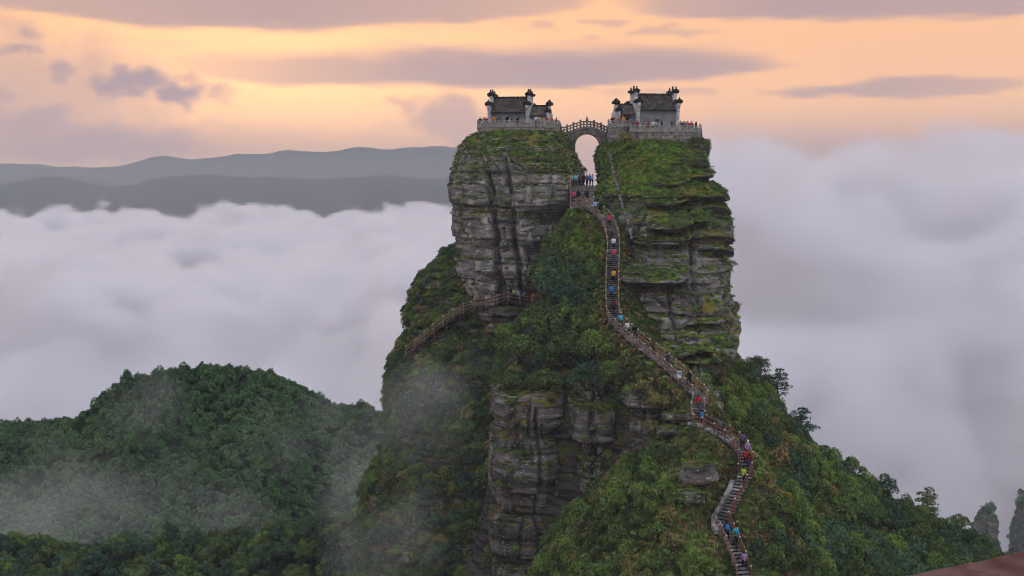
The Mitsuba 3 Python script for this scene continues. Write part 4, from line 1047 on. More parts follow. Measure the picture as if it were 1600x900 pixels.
# ---------------------------------------------------------------- the arch bridge
def bridge():
    Y0, Y1 = 198.6, 200.4
    t = thing('arch_bridge', 'small humped stone bridge with an open balustrade joining the two cliff tops', 'bridge')
    X = lambda px: (px - 800) / F * 199.5
    Zp = lambda py: (HZ - py) / F * 199.5
    deck = [(876, 211), (884, 210), (893, 207), (901, 203.5), (909, 201.3), (917, 200.6), (925, 201.3), (933, 203.5), (941, 207), (949, 210.5)]
    dk = [(X(a), Zp(b)) for a, b in deck]
    cx, cz, r0, r1 = X(917.5), Zp(229), 1.98, 2.5
    up = np.array([[1, 0, 0, 0], [0, 0, -1, Y1], [0, 1, 0, 0], [0, 0, 0, 1]], float)
    arc = lambda r, a0=0, a1=math.pi, n=24: [(cx + r * math.cos(q), cz + r * math.sin(q)) for q in np.linspace(a0, a1, n)]
    up2 = up.copy(); up2[1, 3] = Y1 - .08
    fill = Polygon(dk + [(X(949), Zp(232)), (X(940), Zp(240)), (cx + r1 - .1, cz - .6)] + arc(r1 - .1) + [(cx - r1 + .1, cz - .6), (X(893), Zp(240)), (X(876), Zp(228))]).buffer(0)
    part(t, 'spandrel', MB().prism(fill, Y1 - Y0 - .16, up2), 'bridge_stone')
    n = 15
    for i in range(n):
        a0, a1 = math.pi * i / n + .008, math.pi * (i + 1) / n - .008
        ring = Polygon(arc(r1, a0, a1, 4) + arc(r0, a0, a1, 4)[::-1])
        part(t, 'arch_stone', MB().prism(ring, Y1 - Y0, up), ('bridge_stone', 'block_b', 'bridge_stone')[i % 3])
    for s in (-1, 1):
        part(t, 'pier', MB().prism(sbox(cx + s * (r0 + r1) / 2 - .27, cz - 1.3, cx + s * (r0 + r1) / 2 + .27, cz - .02), Y1 - Y0, up), 'bridge_stone')
    dm = MB()
    for p, q in zip(dk[:-1], dk[1:]): dm.bar([p[0], 199.5, p[1] + .08], [q[0], 199.5, q[1] + .08], 1.95, .18)
    part(t, 'deck', dm, 'carved_stone_b')
    xs = [876.5, 886, 896, 907, 917.5, 928, 939, 949]
    zz = np.interp(xs, [a for a, b in deck], [b for a, b in deck])
    for Yr in (Y0 + .12, Y1 - .12):
        pts = [np.array([X(a), Yr, Zp(b) + .15]) for a, b in zip(xs, zz)]
        for p in pts:
            part(t, 'post', MB().box([*p[:2], p[2] + .52], [.24, .22, 1.1]).lathe([(0, 0), (.14, 0), (.09, .06), (.14, .14), (.1, .26), (0, .33)], [*p[:2], p[2] + 1.06], 6), 'bridge_stone')
        for p, q in zip(pts[:-1], pts[1:]):
            mb = MB()
            for h, w in ((1.0, .15), (.56, .12), (.12, .14)): mb.bar(p + [0, 0, h], q + [0, 0, h], .14, w)
            m_ = (p + q) / 2; mb.box([*m_[:2], m_[2] + .56], [.14, .12, .85])
            part(t, 'balustrade_panel', mb, 'bridge_stone')
bridge()

# ---------------------------------------------------------------- stairs, railings, walkway
def resample(P, step):
    P = np.asarray(P, float); d = np.r_[0, np.cumsum(np.linalg.norm(np.diff(P, axis=0), axis=1))]
    t = np.arange(0, d[-1], step)
    return np.stack([np.interp(t, d, P[:, k]) for k in range(3)], -1)
def smooth_path(P, n=400):
    from scipy.interpolate import PchipInterpolator
    P = np.asarray(P, float); d = np.r_[0, np.cumsum(np.linalg.norm(np.diff(P, axis=0), axis=1))]
    t = np.linspace(0, d[-1], n)
    return np.stack([PchipInterpolator(d, P[:, k])(t) for k in range(3)], -1)
def offset(P, w):
    d = np.gradient(P[:, :2], axis=0); d /= np.linalg.norm(d, axis=1, keepdims=True) + 1e-9
    Q = P.copy(); Q[:, 0] += d[:, 1] * w; Q[:, 1] -= d[:, 0] * w      # w > 0: on the right when walking along it
    return Q
path = smooth_path(sp)
t = thing('stone_stairway', 'long winding stone stairway that climbs the hillside to the gap between the cliffs', 'stairs')
st = resample(path, .40)
rs = random.Random(4)
for i in range(len(st) - 1):
    d = st[i + 1] - st[i]; rz = math.atan2(d[1], d[0])
    flat = abs(d[2]) < .07
    w = float(np.interp(st[i][1], [112, 128, 146, 154], [1.2, 1.28, 1.4, 1.52])) + rs.uniform(-.05, .05)
    c = (st[i] + st[i + 1]) / 2
    part(t, 'step', MB().box([c[0], c[1], st[i + 1][2] - .05], [.42, w, .11], rz), rs.choice(['step_stone', 'step_stone', 'step_stone_b', 'pale_stone'] if st[i][1] < 127 else ['step_stone_b', 'step_stone_b', 'step_stone']))
def railing(key, P, wood, step=1.55, h=1.1, lamp=True, rails=(1.02, .55), thick=1.0):
    P = np.asarray(P); q = resample(P, step); q = np.vstack([q, P[-1:]]) if np.linalg.norm(q[-1] - P[-1]) > .5 else q
    for a in q:
        k = part(key, 'post', MB().box([*a[:2], a[2] + h / 2 - .15], [.11 * thick, .11 * thick, h + .3]), wood)
        if lamp: part(k, 'cap', MB().lathe([(0, 0), (.06, 0), (.075, .05), (.045, .11), (0, .13)], [*a[:2], a[2] + h], 7), 'lamp_white')
    for a, b in zip(q[:-1], q[1:]):
        for z in rails: part(key, 'rail', MB().bar(a + [0, 0, z], b + [0, 0, z], .065 * thick, .085 * thick), wood)
def cut(P, y_lo, y_hi):
    """The stretch of a path between two rows of the survey."""
    r = HZ - F * P[:, 2] / P[:, 1]
    return P[(r >= y_lo) & (r <= y_hi)]
half = np.interp(path[:, 1], [112, 128, 146, 154], [.64, .68, .74, .8])
lf, rt = offset(path, -half), offset(path, half)
k = thing('stair_railing', 'brown railing along the outer, wooded side of the long stairway above the landing', 'railing'); railing(k, cut(lf, 322, 664), 'rail_wood')
k = thing('stair_railing', 'brown railing along the cliff side of the long stairway above the landing', 'railing'); railing(k, cut(rt, 322, 660), 'rail_wood')
k = thing('stair_railing', 'red railing along the outer bends of the winding lower stairs', 'railing'); railing(k, cut(rt, 661, 905), 'rail_red')
k = thing('stair_railing', 'short red railing on the inner side of the stairs just below the landing', 'railing'); railing(k, cut(lf, 664, 745), 'rail_red')
k = thing('stair_railing', 'short brown railing on the inner side of the lowest stairs', 'railing'); railing(k, cut(lf, 826, 905), 'rail_wood')
# pale kerb on the inner side of the lower bend
k = thing('stone_kerb', 'low pale stone kerb on the lower stair bend, where the inner railing is missing', 'kerb')
kp = resample(cut(offset(path, -.84), 742, 834), 1.0)
for a, b in zip(kp[:-1], kp[1:]): part(k, 'coping_stone', MB().bar(a + [0, 0, .12], b + (a - b) * .03 + [0, 0, .12], .42, .5), rs.choice(['pale_stone', 'step_stone']))
k = thing('stone_landing', 'pale three-cornered stone landing sticking out beside the lower stairs', 'landing')
la = [W(1102, 828, 116.6), W(1136, 838, 114.9), W(1128, 818, 117.0)]
z0 = la[1][2] + .05
part(k, 'slab', MB().prism(Polygon([(p[0], p[1]) for p in la] ), .3, np.array([[1, 0, 0, 0], [0, 1, 0, 0], [0, 0, 1, z0 - .28], [0, 0, 0, 1]], float)), 'pale_stone')
part(k, 'footing', MB().prism(Polygon([(p[0], p[1]) for p in la]).buffer(-.15), 1.2, np.array([[1, 0, 0, 0], [0, 1, 0, 0], [0, 0, 1, z0 - 1.5], [0, 0, 0, 1]], float)), 'block_b')
k = thing('stone_landing', 'flat grey stone landing where the long stairway turns under the cliff', 'landing')
lb = [W(1074, 664, 127.6), W(1098, 668, 126.2), W(1104, 656, 129.0), W(1080, 654, 129.2)]
z0 = W(1090, 661, 127.6)[2]
part(k, 'slab', MB().prism(Polygon([(p[0], p[1]) for p in lb]).convex_hull, .24, np.array([[1, 0, 0, 0], [0, 1, 0, 0], [0, 0, 1, z0 - .2], [0, 0, 0, 1]], float)), 'pale_stone')
part(k, 'footing', MB().prism(Polygon([(p[0], p[1]) for p in lb]).convex_hull.buffer(-.12), 1.0, np.array([[1, 0, 0, 0], [0, 1, 0, 0], [0, 0, 1, z0 - 1.19], [0, 0, 0, 1]], float)), 'block_b')

# the broad steps in the gap, and the platform at their head
k = thing('gap_stairs', 'broad dark steps between the two cliffs below the bridge', 'stairs')
g0, g1 = W(909, 322, 171.2), W(909, 291, 178.5)
for i in range(17):
    p = g0 + (g1 - g0) * (i + .5) / 17
    part(k, 'step', MB().box([p[0], p[1], p[2] - .4], [3.3, .5, .98]), rs.choice(['step_stone_b', 'step_stone_b', 'step_stone']))
part(k, 'platform', MB().box([g1[0], g1[1] + 2.2, g1[2] - .5], [3.6, 4.2, 1.1]), 'step_stone_b')
part(k, 'landing', MB().box([g0[0] + .15, g0[1] - .55, g0[2] - .45], [3.6, 1.1, .8]), 'step_stone')
k = thing('stair_railing', 'thin red handrail down the middle of the broad steps in the gap', 'railing'); railing(k, np.array([g0 + [0, 0, .05], g1 + [0, 0, .05]]), 'rail_red', 1.4, lamp=False, rails=(1.0,), thick=.8)
k = thing('stair_railing', 'level brown railing across the landing at the foot of the broad gap steps', 'railing'); railing(k, np.array([g0 + [-1.65, -1.0, -.05], g0 + [.75, -1.0, -.05]]), 'rail_wood', .8, lamp=False)
k = thing('stair_railing', 'brown railing along the cliff side of the broad gap steps', 'railing'); railing(k, np.array([g0 + [-1.6, -.2, .05], g1 + [-1.6, 0, .05]]), 'rail_wood', 1.4, lamp=False)

# the walkway round the shoulder
wp = smooth_path([W(a, b, c) for a, b, c in WALK])
k = thing('wooden_walkway', 'plank walkway climbing round the cliff shoulder to the foot of the pale cliff', 'walkway')
wl = resample(wp, .45)
for a, b in zip(wl[:-1], wl[1:]):
    d = b - a; rz = math.atan2(d[1], d[0]); n2 = np.array([-d[1], d[0]]) / np.linalg.norm(d[:2])
    c = (a + b) / 2
    part(k, 'plank', MB().box([c[0] + n2[0] * .7, c[1] + n2[1] * .7, c[2] - .06], [.42, 1.6, .12], rz), 'deck_wood')
bm = MB()
for a, b in zip(wl[:-1:3], wl[3::3]): bm.bar(a + [0, .1, -.25], b + [0, .1, -.25], .16, .22)
part(k, 'beam', bm, 'bark')
for a in wl[2::5]: part(k, 'strut', MB().bar(a + [0, .05, -.2], a + [0, 1.3, -1.9], .14, .14), 'rail_wood')
k = thing('walkway_railing', 'brown wooden railing along the outer edge of the plank walkway', 'railing'); railing(k, wp + [0, -.02, 0], 'rail_wood', 1.75, thick=1.35)

# pale steps down the cleft of the stairway cliff

k = thing('cleft_steps', 'thin line of worn steps down the grassy cliff below the small raised terrace', 'steps')
rp_d = Depths(); rp_d.add(RP); rp_d.z = ndimage.minimum_filter(rp_d.z, 3)
cl = [(952, 236), (956, 256), (961, 276), (966, 294), (970, 312), (976, 332), (983, 352), (987, 372)]
cp = []
for a, b in zip(np.interp(np.linspace(0, 7, 74), range(8), [q[0] for q in cl]), np.interp(np.linspace(0, 7, 74), range(8), [q[1] for q in cl])):
    y_ = float(rp_d.at(a, b, 0))
    if y_ < 230: cp.append(W(a + rs.uniform(-.8, .8), b, y_ - .12))
for i, p in enumerate(cp):
    part(k, 'step', MB().box([p[0], p[1], p[2]], [rs.uniform(.25, .45), .4, rs.uniform(.1, .24)], rs.uniform(-.3, .3)), rs.choice(['step_stone', 'step_stone_b', 'block_c']))

def boulder(label, c, r, sq, seed, mat='grey_rock'):
    m = trimesh.creation.icosphere(4, 1.0); v = m.vertices
    v = np.sign(v) * np.abs(v) ** .7
    v = v * (1 + (meshkit.fbm(v * 1.3 + seed, 3, seed) - .5) * .7)[:, None] * np.array(sq) * r
    v[:, :2] *= (1 + .05 * np.sin(v[:, 2:3] * 7 / r + seed)) * (1 + (meshkit.fbm(v * 2.6 / r, 3, seed + 1)[:, None] - .5) * .5)
    k = thing('boulder', label, 'boulder'); scene[k] = mikit.ply((v + np.array(c), m.faces), mat, smooth=35)
boulder('grey boulder with a grassy top on the hump inside the lower stair bends', W(1092, 738, 119.3), 1.7, (1, .9, .62), 3)
boulder('dark split boulder on the grassy hump, below the larger grey boulder', W(1078, 776, 117.3), 1.3, (1.1, .8, .55), 8)
boulder('pale flat rock beside the landing under the cliff', W(1061, 652, 129.5), 1.5, (1.2, .9, .4), 12, 'dark_rock')
boulder('low reddish rock on the slope below the pale flat rock', W(1046, 671, 128.2), 1.0, (1.3, .9, .5), 17, 'grey_rock')
boulder('flat jutting rock slab under the level end of the plank walkway', W(790, 486, float(np.interp(790, [a[0] for a in WALK], [a[2] for a in WALK])) + .9), 1.7, (1.5, .9, .42), 23, 'dark_rock')
boulder('mossy jutting rock below the flat slab under the walkway', W(777, 512, float(np.interp(790, [a[0] for a in WALK], [a[2] for a in WALK])) + .8), 1.35, (1.1, .9, .6), 29)

k = thing('notice_board', 'small white and blue notice board hung on the stair railing under the cliff', 'sign')
nb = path[int(np.argmin(np.abs(HZ - F * path[:, 2] / path[:, 1] - 598)))]
o_ = np.array([-.62, -.62, 0])
part(k, 'board', MB().box([nb[0] + o_[0], nb[1] + o_[1] - .1, nb[2] + .95], [.5, .05, .72], math.radians(25)), 'lamp_white')
scene['sign_blue'] = diffuse(L((70, 130, 180)))
part(k, 'blue_panel', MB().box([nb[0] + o_[0] + .012, nb[1] + o_[1] - .14, nb[2] + 1.1], [.36, .05, .3], math.radians(25)), 'sign_blue')
for sx in (-1, 1): part(k, 'leg', MB().box([nb[0] + o_[0] + sx * .18, nb[1] + o_[1] - .08 + sx * .085, nb[2] + .3], [.06, .06, .9]), 'rail_wood')

# the parapet at the camera's own lookout
def sand_fn(p, n, uv):
    t = fb(p.x * 9, p.y * 9, p.z * 9, 4)
    c = mx(C((92, 64, 60)), C((120, 90, 85)), ss(.3, .7, t))
    c = mx(c, C((158, 130, 122)), ss(.58, .7, fb(p.x * 7 + 4, p.y * 16, p.z * 9, 4)) * .35)
    return mx(c, C((90, 58, 52)), ss(.6, .75, fb(p.x * 22, p.y * 22, p.z * 22, 3)) * .5)
scene['red_sandstone'] = diffuse(sand_fn)
k = thing('lookout_parapet', 'worn red sandstone parapet close by, cutting off the lower corner of the view', 'parapet')
pz = -.72
edge = [(.64, 2.26), (.70, 2.29), (.86, 2.38), (1.03, 2.475), (1.7, 2.80), (1.7, 2.2), (1.1, 1.9), (.70, 1.75)]
pp = Polygon(edge).buffer(.03, join_style=1)
def slab(poly, z, h, r):
    ring = lambda q, zz: np.c_[np.array([q.exterior.interpolate(t, normalized=True).coords[0] for t in np.linspace(0, 1, 160, endpoint=False)]), np.full(160, zz)]
    rows = [ring(poly.buffer(-.004), z - h)] + [ring(poly.buffer(-r * (1 - math.sin(a))), z - r * (1 - math.cos(a)) if 0 else z - r + r * math.cos(a)) for a in np.linspace(math.pi / 2, 0, 6)] + [ring(poly.buffer(-r - .02 * q), z) for q in (1, 3, 6)]
    V = np.concatenate(rows); n_ = len(rows)
    V[:, 2] += (meshkit.fbm(V * 9, 3, 3) - .5) * .012
    i = np.arange(160); j = (i + 1) % 160
    f = np.concatenate([np.concatenate([np.stack([i + a * 160, j + a * 160, j + a * 160 + 160], 1), np.stack([i + a * 160, j + a * 160 + 160, i + a * 160 + 160], 1)]) for a in range(n_ - 1)])
    V = np.vstack([V, V[-160:].mean(0)]); f = np.vstack([f, np.stack([i + (n_ - 1) * 160, j + (n_ - 1) * 160, np.full(160, len(V) - 1)], 1)])
    return V, f
part(k, 'coping', slab(pp, pz, .14, .03), 'red_sandstone', smooth=40)
part(k, 'wall', MB().prism(pp.buffer(-.05), .8, np.array([[1, 0, 0, 0], [0, 1, 0, 0], [0, 0, 1, pz - .93], [0, 0, 0, 1]], float)), 'red_sandstone')

# ---------------------------------------------------------------- people
def hull_chain(bones, joints, seg=8):
    sph = {}
    def s(j):
        c, r = joints[j]
        return m3.Manifold.sphere(r, seg).translate([float(x) for x in c])
    out = None
    for a, b in bones:
        h = m3.Manifold.batch_hull([s(a), s(b)])
        out = h if out is None else out + h
    return out
def figure(pose):
    """Joints of a 1.7 m person who looks along +y; returns the part meshes."""
    lean = dict(stand=0.02, climb=.16, walk=.07, photo=.0, rail=.12)[pose]
    J = {}
    hipz, sh = .90, 1.40
    def up(x, y, z):   # the upper body leans forward from the hips
        dz = z - hipz
        return (x, y + dz * math.sin(lean), hipz + dz * math.cos(lean))
    J['pel'] = (up(0, 0, .93), .135); J['wst'] = (up(0, 0, 1.08), .12); J['chs'] = (up(0, .0, 1.27), .145)
    J['neck'] = (up(0, .0, 1.44), .058); J['neck2'] = (up(0, .01, 1.50), .055)
    J['head'] = (up(0, .02, 1.60), .098); J['chin'] = (up(0, .065, 1.535), .05); J['nose'] = (up(0, .118, 1.585), .016); J['earL'] = (up(-.098, .015, 1.585), .022); J['earR'] = (up(.098, .015, 1.585), .022)
    leg = dict(stand=((.03, 0), (-.02, 0)), climb=((.26, .17), (-.16, 0)), walk=((.18, .02), (-.16, .04)), photo=((.02, 0), (.0, 0)), rail=((.04, 0), (-.05, 0)))[pose]
    for sgn, nm, (fy, fz) in ((-1, 'L', leg[0]), (1, 'R', leg[1])):
        x = sgn * .095
        J['hip' + nm] = ((x, 0, .90), .095)
        J['kn' + nm] = ((x * 1.05, fy * .62 + .05 + fz * .4, .50 + fz * .8), .062)
        J['an' + nm] = ((x * 1.05, fy, .09 + fz), .042)
        J['toe' + nm] = ((x * 1.25, fy + .15, .045 + fz), .04); J['heel' + nm] = ((x * 1.05, fy - .04, .045 + fz), .042)
        J['sh' + nm] = (up(sgn * .185, 0, sh), .066)
        if pose == 'photo' and sgn > 0: el, ha = (sgn * .25, .14, 1.20), (sgn * .10, .26, 1.48)
        elif pose == 'rail': el, ha = (sgn * .26, .10, 1.14), (sgn * .2, .34, 1.12)
        elif pose in ('walk', 'climb'): el, ha = (sgn * .24, -sgn * .10, 1.13), (sgn * .22, -sgn * .10 + .16, .93)
        else: el, ha = (sgn * .24, -.02, 1.13), (sgn * .23, .07, .88)
        J['el' + nm] = (up(*el), .045); J['wr' + nm] = (up(*ha), .032)
        d = np.array(J['wr' + nm][0]) - np.array(J['el' + nm][0]); d /= np.linalg.norm(d)
        sd = np.cross(d, [sgn, 0, .2]); sd /= np.linalg.norm(sd)
        w = np.array(J['wr' + nm][0])
        J['pm' + nm] = (tuple(w + d * .075), .036)
        for q in range(4):
            o = sd * (q - 1.5) * .022
            J[f'k{q}' + nm] = (tuple(w + d * .085 + o), .012); J[f'f{q}' + nm] = (tuple(w + d * (.125 - .008 * abs(q - 1.3)) + o * 1.1 + np.array([-sgn * .012, 0, 0])), .010); J[f'g{q}' + nm] = (tuple(w + d * (.155 - .012 * abs(q - 1.3)) + o * 1.1 + np.array([-sgn * .03, 0, 0])), .009)
        J['t0' + nm] = (tuple(w + d * .04 + sd * .032), .014); J['t1' + nm] = (tuple(w + d * .095 + sd * .06), .010)
    B = [('pel', 'wst'), ('wst', 'chs'), ('chs', 'neck'), ('neck', 'neck2'), ('neck2', 'head'), ('head', 'chin'), ('head', 'nose'), ('head', 'earL'), ('head', 'earR')]
    body = hull_chain(B, J)
    for nm in 'LR':
        body += hull_chain([('pel', 'hip' + nm), ('hip' + nm, 'kn' + nm), ('kn' + nm, 'an' + nm), ('an' + nm, 'toe' + nm), ('an' + nm, 'heel' + nm), ('heel' + nm, 'toe' + nm), ('chs', 'sh' + nm), ('sh' + nm, 'el' + nm), ('el' + nm, 'wr' + nm), ('wr' + nm, 'pm' + nm)]
                           + [(f'k{q}' + nm, f'f{q}' + nm) for q in range(4)] + [(f'f{q}' + nm, f'g{q}' + nm) for q in range(4)] + [('pm' + nm, f'k{q}' + nm) for q in range(4)] + [('wr' + nm, 't0' + nm), ('t0' + nm, 't1' + nm)], J, 6)
    G = {k: (c, r + .028) for k, (c, r) in J.items()}
    jac = hull_chain([('pel', 'wst'), ('wst', 'chs'), ('chs', 'neck')], G, 10)
    for nm in 'LR': jac += hull_chain([('chs', 'sh' + nm), ('sh' + nm, 'el' + nm), ('el' + nm, 'wr' + nm), ('wst', 'pel')], G)
    H = {k: (c, r + .02) for k, (c, r) in J.items()}
    tro = None
    for nm in 'LR':
        h = hull_chain([('pel', 'hip' + nm), ('hip' + nm, 'kn' + nm), ('kn' + nm, 'an' + nm)], H); tro = h if tro is None else tro + h
    shoe = None
    K = {k: (c, r + .012) for k, (c, r) in J.items()}
    for nm in 'LR':
        h = m3.Manifold.batch_hull([m3.Manifold.sphere(K[j + nm][1], 8).translate([float(x) for x in K[j + nm][0]]) for j in ('an', 'toe', 'heel')]); shoe = h if shoe is None else shoe + h
    hd = np.array(J['head'][0])
    hair = m3.Manifold.batch_hull([m3.Manifold.sphere(.106, 10).translate([float(x) for x in hd + [0, -.012, .022]]), m3.Manifold.sphere(.075, 8).translate([float(x) for x in hd + [0, -.055, -.06]])])
    cap = m3.Manifold.batch_hull([m3.Manifold.sphere(.108, 10).translate([float(x) for x in hd + [0, 0, .035]]), m3.Manifold.sphere(.03, 8).translate([float(x) for x in hd + [0, .16, .03]])])
    c1 = np.array(J['chs'][0]); c0 = np.array(J['wst'][0])
    bag = m3.Manifold.batch_hull([m3.Manifold.sphere(.085, 8).translate([float(x) for x in p]) for p in (c1 + [-.09, -.2, .06], c1 + [.09, -.2, .06], c0 + [-.1, -.22, -.04], c0 + [.1, -.22, -.04])])
    eyes = MB()
    for sx in (-1, 1): eyes.tm(trimesh.creation.icosphere(1, .014).apply_translation(hd + [sx * .036, .09, .0]))
    mouth = MB().box(np.array(J['chin'][0]) + [0, .045, .008], [.045, .012, .009])
    return dict(body=mikit.ply(body, 'skin', smooth=50), jacket=jac, trousers=tro, shoes=shoe, hair=hair, cap=cap, backpack=bag, eyes=eyes.mesh(), mouth=mouth.mesh())
CLOTH = dict(olive=(91, 94, 63), blue=(51, 120, 193), turquoise=(72, 166, 192), red=(158, 43, 50), pink=(189, 68, 99), white=(206, 208, 214), yellow=(203, 157, 54), orange=(194, 117, 55), lime=(156, 178, 61), purple=(96, 77, 117), lilac=(159, 128, 167),
             black=(26, 26, 30), navy=(36, 45, 73), grey=(96, 98, 102), pale_blue=(145, 176, 209), brown=(87, 66, 54), denim=(63, 79, 106), maroon=(90, 37, 42))
for c, g_ in CLOTH.items(): scene['cloth_' + c] = diffuse(L(g_))
scene['skin'] = diffuse(L((196, 150, 124))); scene['hair_black'] = diffuse(L((28, 24, 24))); scene['shoe_dark'] = diffuse(L((44, 42, 42))); scene['lip'] = diffuse(L((150, 84, 78)))
FIG = {}
for q in ('stand', 'climb', 'walk', 'photo', 'rail'):
    d = figure(q)
    FIG[q] = {k: (v if isinstance(v, dict) else mikit.ply(v, None, smooth=(50 if k not in ('mouth',) else False))) for k, v in d.items()}
np_ = 0
def person(p, pose, face, jacket, trousers, label, extra=(), hat=None, s=1.0, group=None):
    """face: the heading in degrees, 0 = looking away from the camera's side (+y), 180 = towards it."""
    k = thing('person', label, 'person', group)
    m = T().translate([float(x) for x in p]).rotate([0, 0, 1], float(-face)).scale([s, s, s])
    def put(nm, mat, src=None):
        scene[f'{k}__{nm}'] = {**FIG[pose][src or nm], 'to_world': m, 'bsdf': dict(type='ref', id=mat)}
    put('body', 'skin'); put('jacket', 'cloth_' + jacket); put('trousers', 'cloth_' + trousers); put('shoes', 'shoe_dark')
    scene[f'{k}__body__eyes'] = {**FIG[pose]['eyes'], 'to_world': m, 'bsdf': dict(type='ref', id='hair_black')}
    scene[f'{k}__body__mouth'] = {**FIG[pose]['mouth'], 'to_world': m, 'bsdf': dict(type='ref', id='lip')}
    if hat: put('cap', 'cloth_' + hat)
    put('hair', 'hair_black')
    if 'bag' in extra: put('backpack', 'cloth_' + (extra[1] if len(extra) > 1 else 'grey'))
prow = HZ - F * path[:, 2] / path[:, 1]
def on_stairs(row, side_=0.0):
    i = int(np.argmin(np.abs(prow - row)))
    j = min(max(i, 2), len(path) - 3)
    d = path[j + 2] - path[j - 2]; h = math.degrees(math.atan2(d[0], d[1])); d2 = np.array([d[1], -d[0]]) / np.hypot(d[0], d[1])
    q = st[np.argmin(np.linalg.norm(st[:, :2] - path[i][:2], axis=1))]
    p = path[i].copy(); p[:2] += d2 * side_; p[2] = max(p[2] - .02, p[2]); return p, h
S = [(604, .1, 'climb', 'black', 'black', 'person in black low on the slanting flight, beside the notice board', (), None),
     (574, -.1, 'walk', 'grey', 'navy', 'person in a grey jacket midway on the slanting flight under the cliff', ('bag', 'navy'), None),
     (553, .2, 'walk', 'brown', 'black', 'person in brown higher on the slanting flight, past the one in grey', (), None),
     (736, .25, 'climb', 'maroon', 'denim', 'person in dark red on the lower stairs, just above the lime yellow jacket', (), 'black'),
     (680, -.2, 'walk', 'grey', 'black', 'person in grey on the first level steps below the landing', (), None),
     (862, .1, 'climb', 'olive', 'black', 'person in olive green below the pair in blue on the lowest stairs', ('bag', 'black'), None),
     (892, .3, 'walk', 'lilac', 'black', 'person in a lilac jacket on the lowest stairs in sight', (), None),
     (843, -.25, 'climb', 'navy', 'black', 'person in dark blue climbing the stairs beside the three-cornered landing', ('bag', 'blue'), None),
     (850, .4, 'climb', 'turquoise', 'grey', 'person in a turquoise jacket close behind the one in dark blue by the three-cornered landing', (), None),
     (757, .2, 'climb', 'lime', 'black', 'person in a lime yellow jacket on the lower stairs above the bend', (), None),
     (727, -.1, 'walk', 'red', 'black', 'person in a red jacket on the stairs a little below the landing', ('bag', 'red'), None),
     (717, .3, 'walk', 'lilac', 'grey', 'person in pale lilac just above the one in the red jacket on the lower stairs', (), 'white'),
     (702, .35, 'walk', 'purple', 'black', 'person in purple walking the first bend below the landing', (), None),
     (666, .0, 'stand', 'blue', 'black', 'person in a bright blue jacket standing on the landing where the stairway turns', (), None),
     (642, .1, 'climb', 'red', 'denim', 'person in a red top and blue jeans on the stairs just above the landing', (), None),
     (530, .3, 'climb', 'black', 'black', 'person in black on the slanting flight under the cliff', (), None),
     (524, -.05, 'climb', 'white', 'navy', 'person in a white shirt on the slanting flight under the cliff', (), None),
     (512, .0, 'climb', 'turquoise', 'black', 'person in a turquoise jacket at the foot of the steep straight flight', ('bag', 'turquoise'), None),
     (489, .1, 'climb', 'maroon', 'black', 'person in dark red low on the steep straight flight', (), None),
     (467, -.1, 'climb', 'blue', 'navy', 'person in a bright blue jacket midway up the steep straight flight', (), None),
     (441, .15, 'climb', 'yellow', 'black', 'person in a yellow jacket midway up the steep straight flight', (), None),
     (409, .1, 'climb', 'pink', 'denim', 'person in faded pink high on the steep straight flight', (), None),
     (390, .0, 'climb', 'white', 'black', 'person in white near the top of the steep straight flight', (), None),
     (377, -.1, 'climb', 'grey', 'black', 'person in grey with an orange hat near the top of the steep straight flight', ('bag', 'black'), 'orange'),
     (354, .1, 'climb', 'pink', 'black', 'person in a bright pink jacket where the upper flight bends to the gap', (), None),
     (332, -.2, 'climb', 'pale_blue', 'navy', 'person in pale blue at the head of the winding stairs, beside the level railing', (), None),
     (334, .4, 'climb', 'black', 'black', 'person in black at the head of the winding stairs, beside the level railing', (), None)]
for i, (row, sd, pose, ja, tr, lab, ex, hat) in enumerate(S):
    p, h = on_stairs(row, sd); person(p, pose, h + (170 if i in (8, 11, 15) else 0), ja, tr, lab, ex, hat, s=.97 + .06 * ((i * 37) % 10) / 10)
gz = g1[2] + .05
for dx, dy, ja, tr, lab in ((-1.5, .3, 'yellow', 'grey', 'person in a yellow jacket at the head of the broad gap steps, against the cliff'), (-.75, .6, 'pale_blue', 'denim', 'person in pale blue at the head of the broad gap steps'), (-.2, .2, 'brown', 'black', 'person in brown in the middle of the people at the head of the gap steps'),
                            (.25, .9, 'black', 'black', 'person in black in the middle of the people at the head of the gap steps'), (.75, .3, 'grey', 'black', 'person in dark grey at the head of the gap steps, next to bright blue'), (1.2, .5, 'blue', 'black', 'person in bright blue at the head of the gap steps'),
                            (1.6, .9, 'pale_blue', 'navy', 'person in light blue at the head of the gap steps, against the grassy cliff'), (-1.1, 1.2, 'turquoise', 'black', 'person in turquoise behind the one in yellow at the head of the gap steps')):
    person([g1[0] + dx, g1[1] + dy, gz], 'stand', (dx * 50) % 360, ja, tr, lab)
for fr_, dx, ja, tr, lab in ((.12, -1.15, 'pink', 'black', 'person in pink at the foot of the broad gap steps'), (.16, -.45, 'black', 'black', 'person in black at the foot of the broad gap steps, left of the handrail'), (.2, .7, 'navy', 'black', 'person in navy blue on the broad gap steps, right of the handrail')):
    q = g0 + (g1 - g0) * fr_; person([q[0] + dx, q[1], q[2] + .12], 'climb', 0, ja, tr, lab)
def at(px, row, Y): return W(px, row, Y)
def near_walk(px):
    r_ = 800 + F * wp[:, 0] / wp[:, 1]; i = int(np.argmin(np.abs(r_ - px))); return wp[i] + np.array([0, .45, .06])
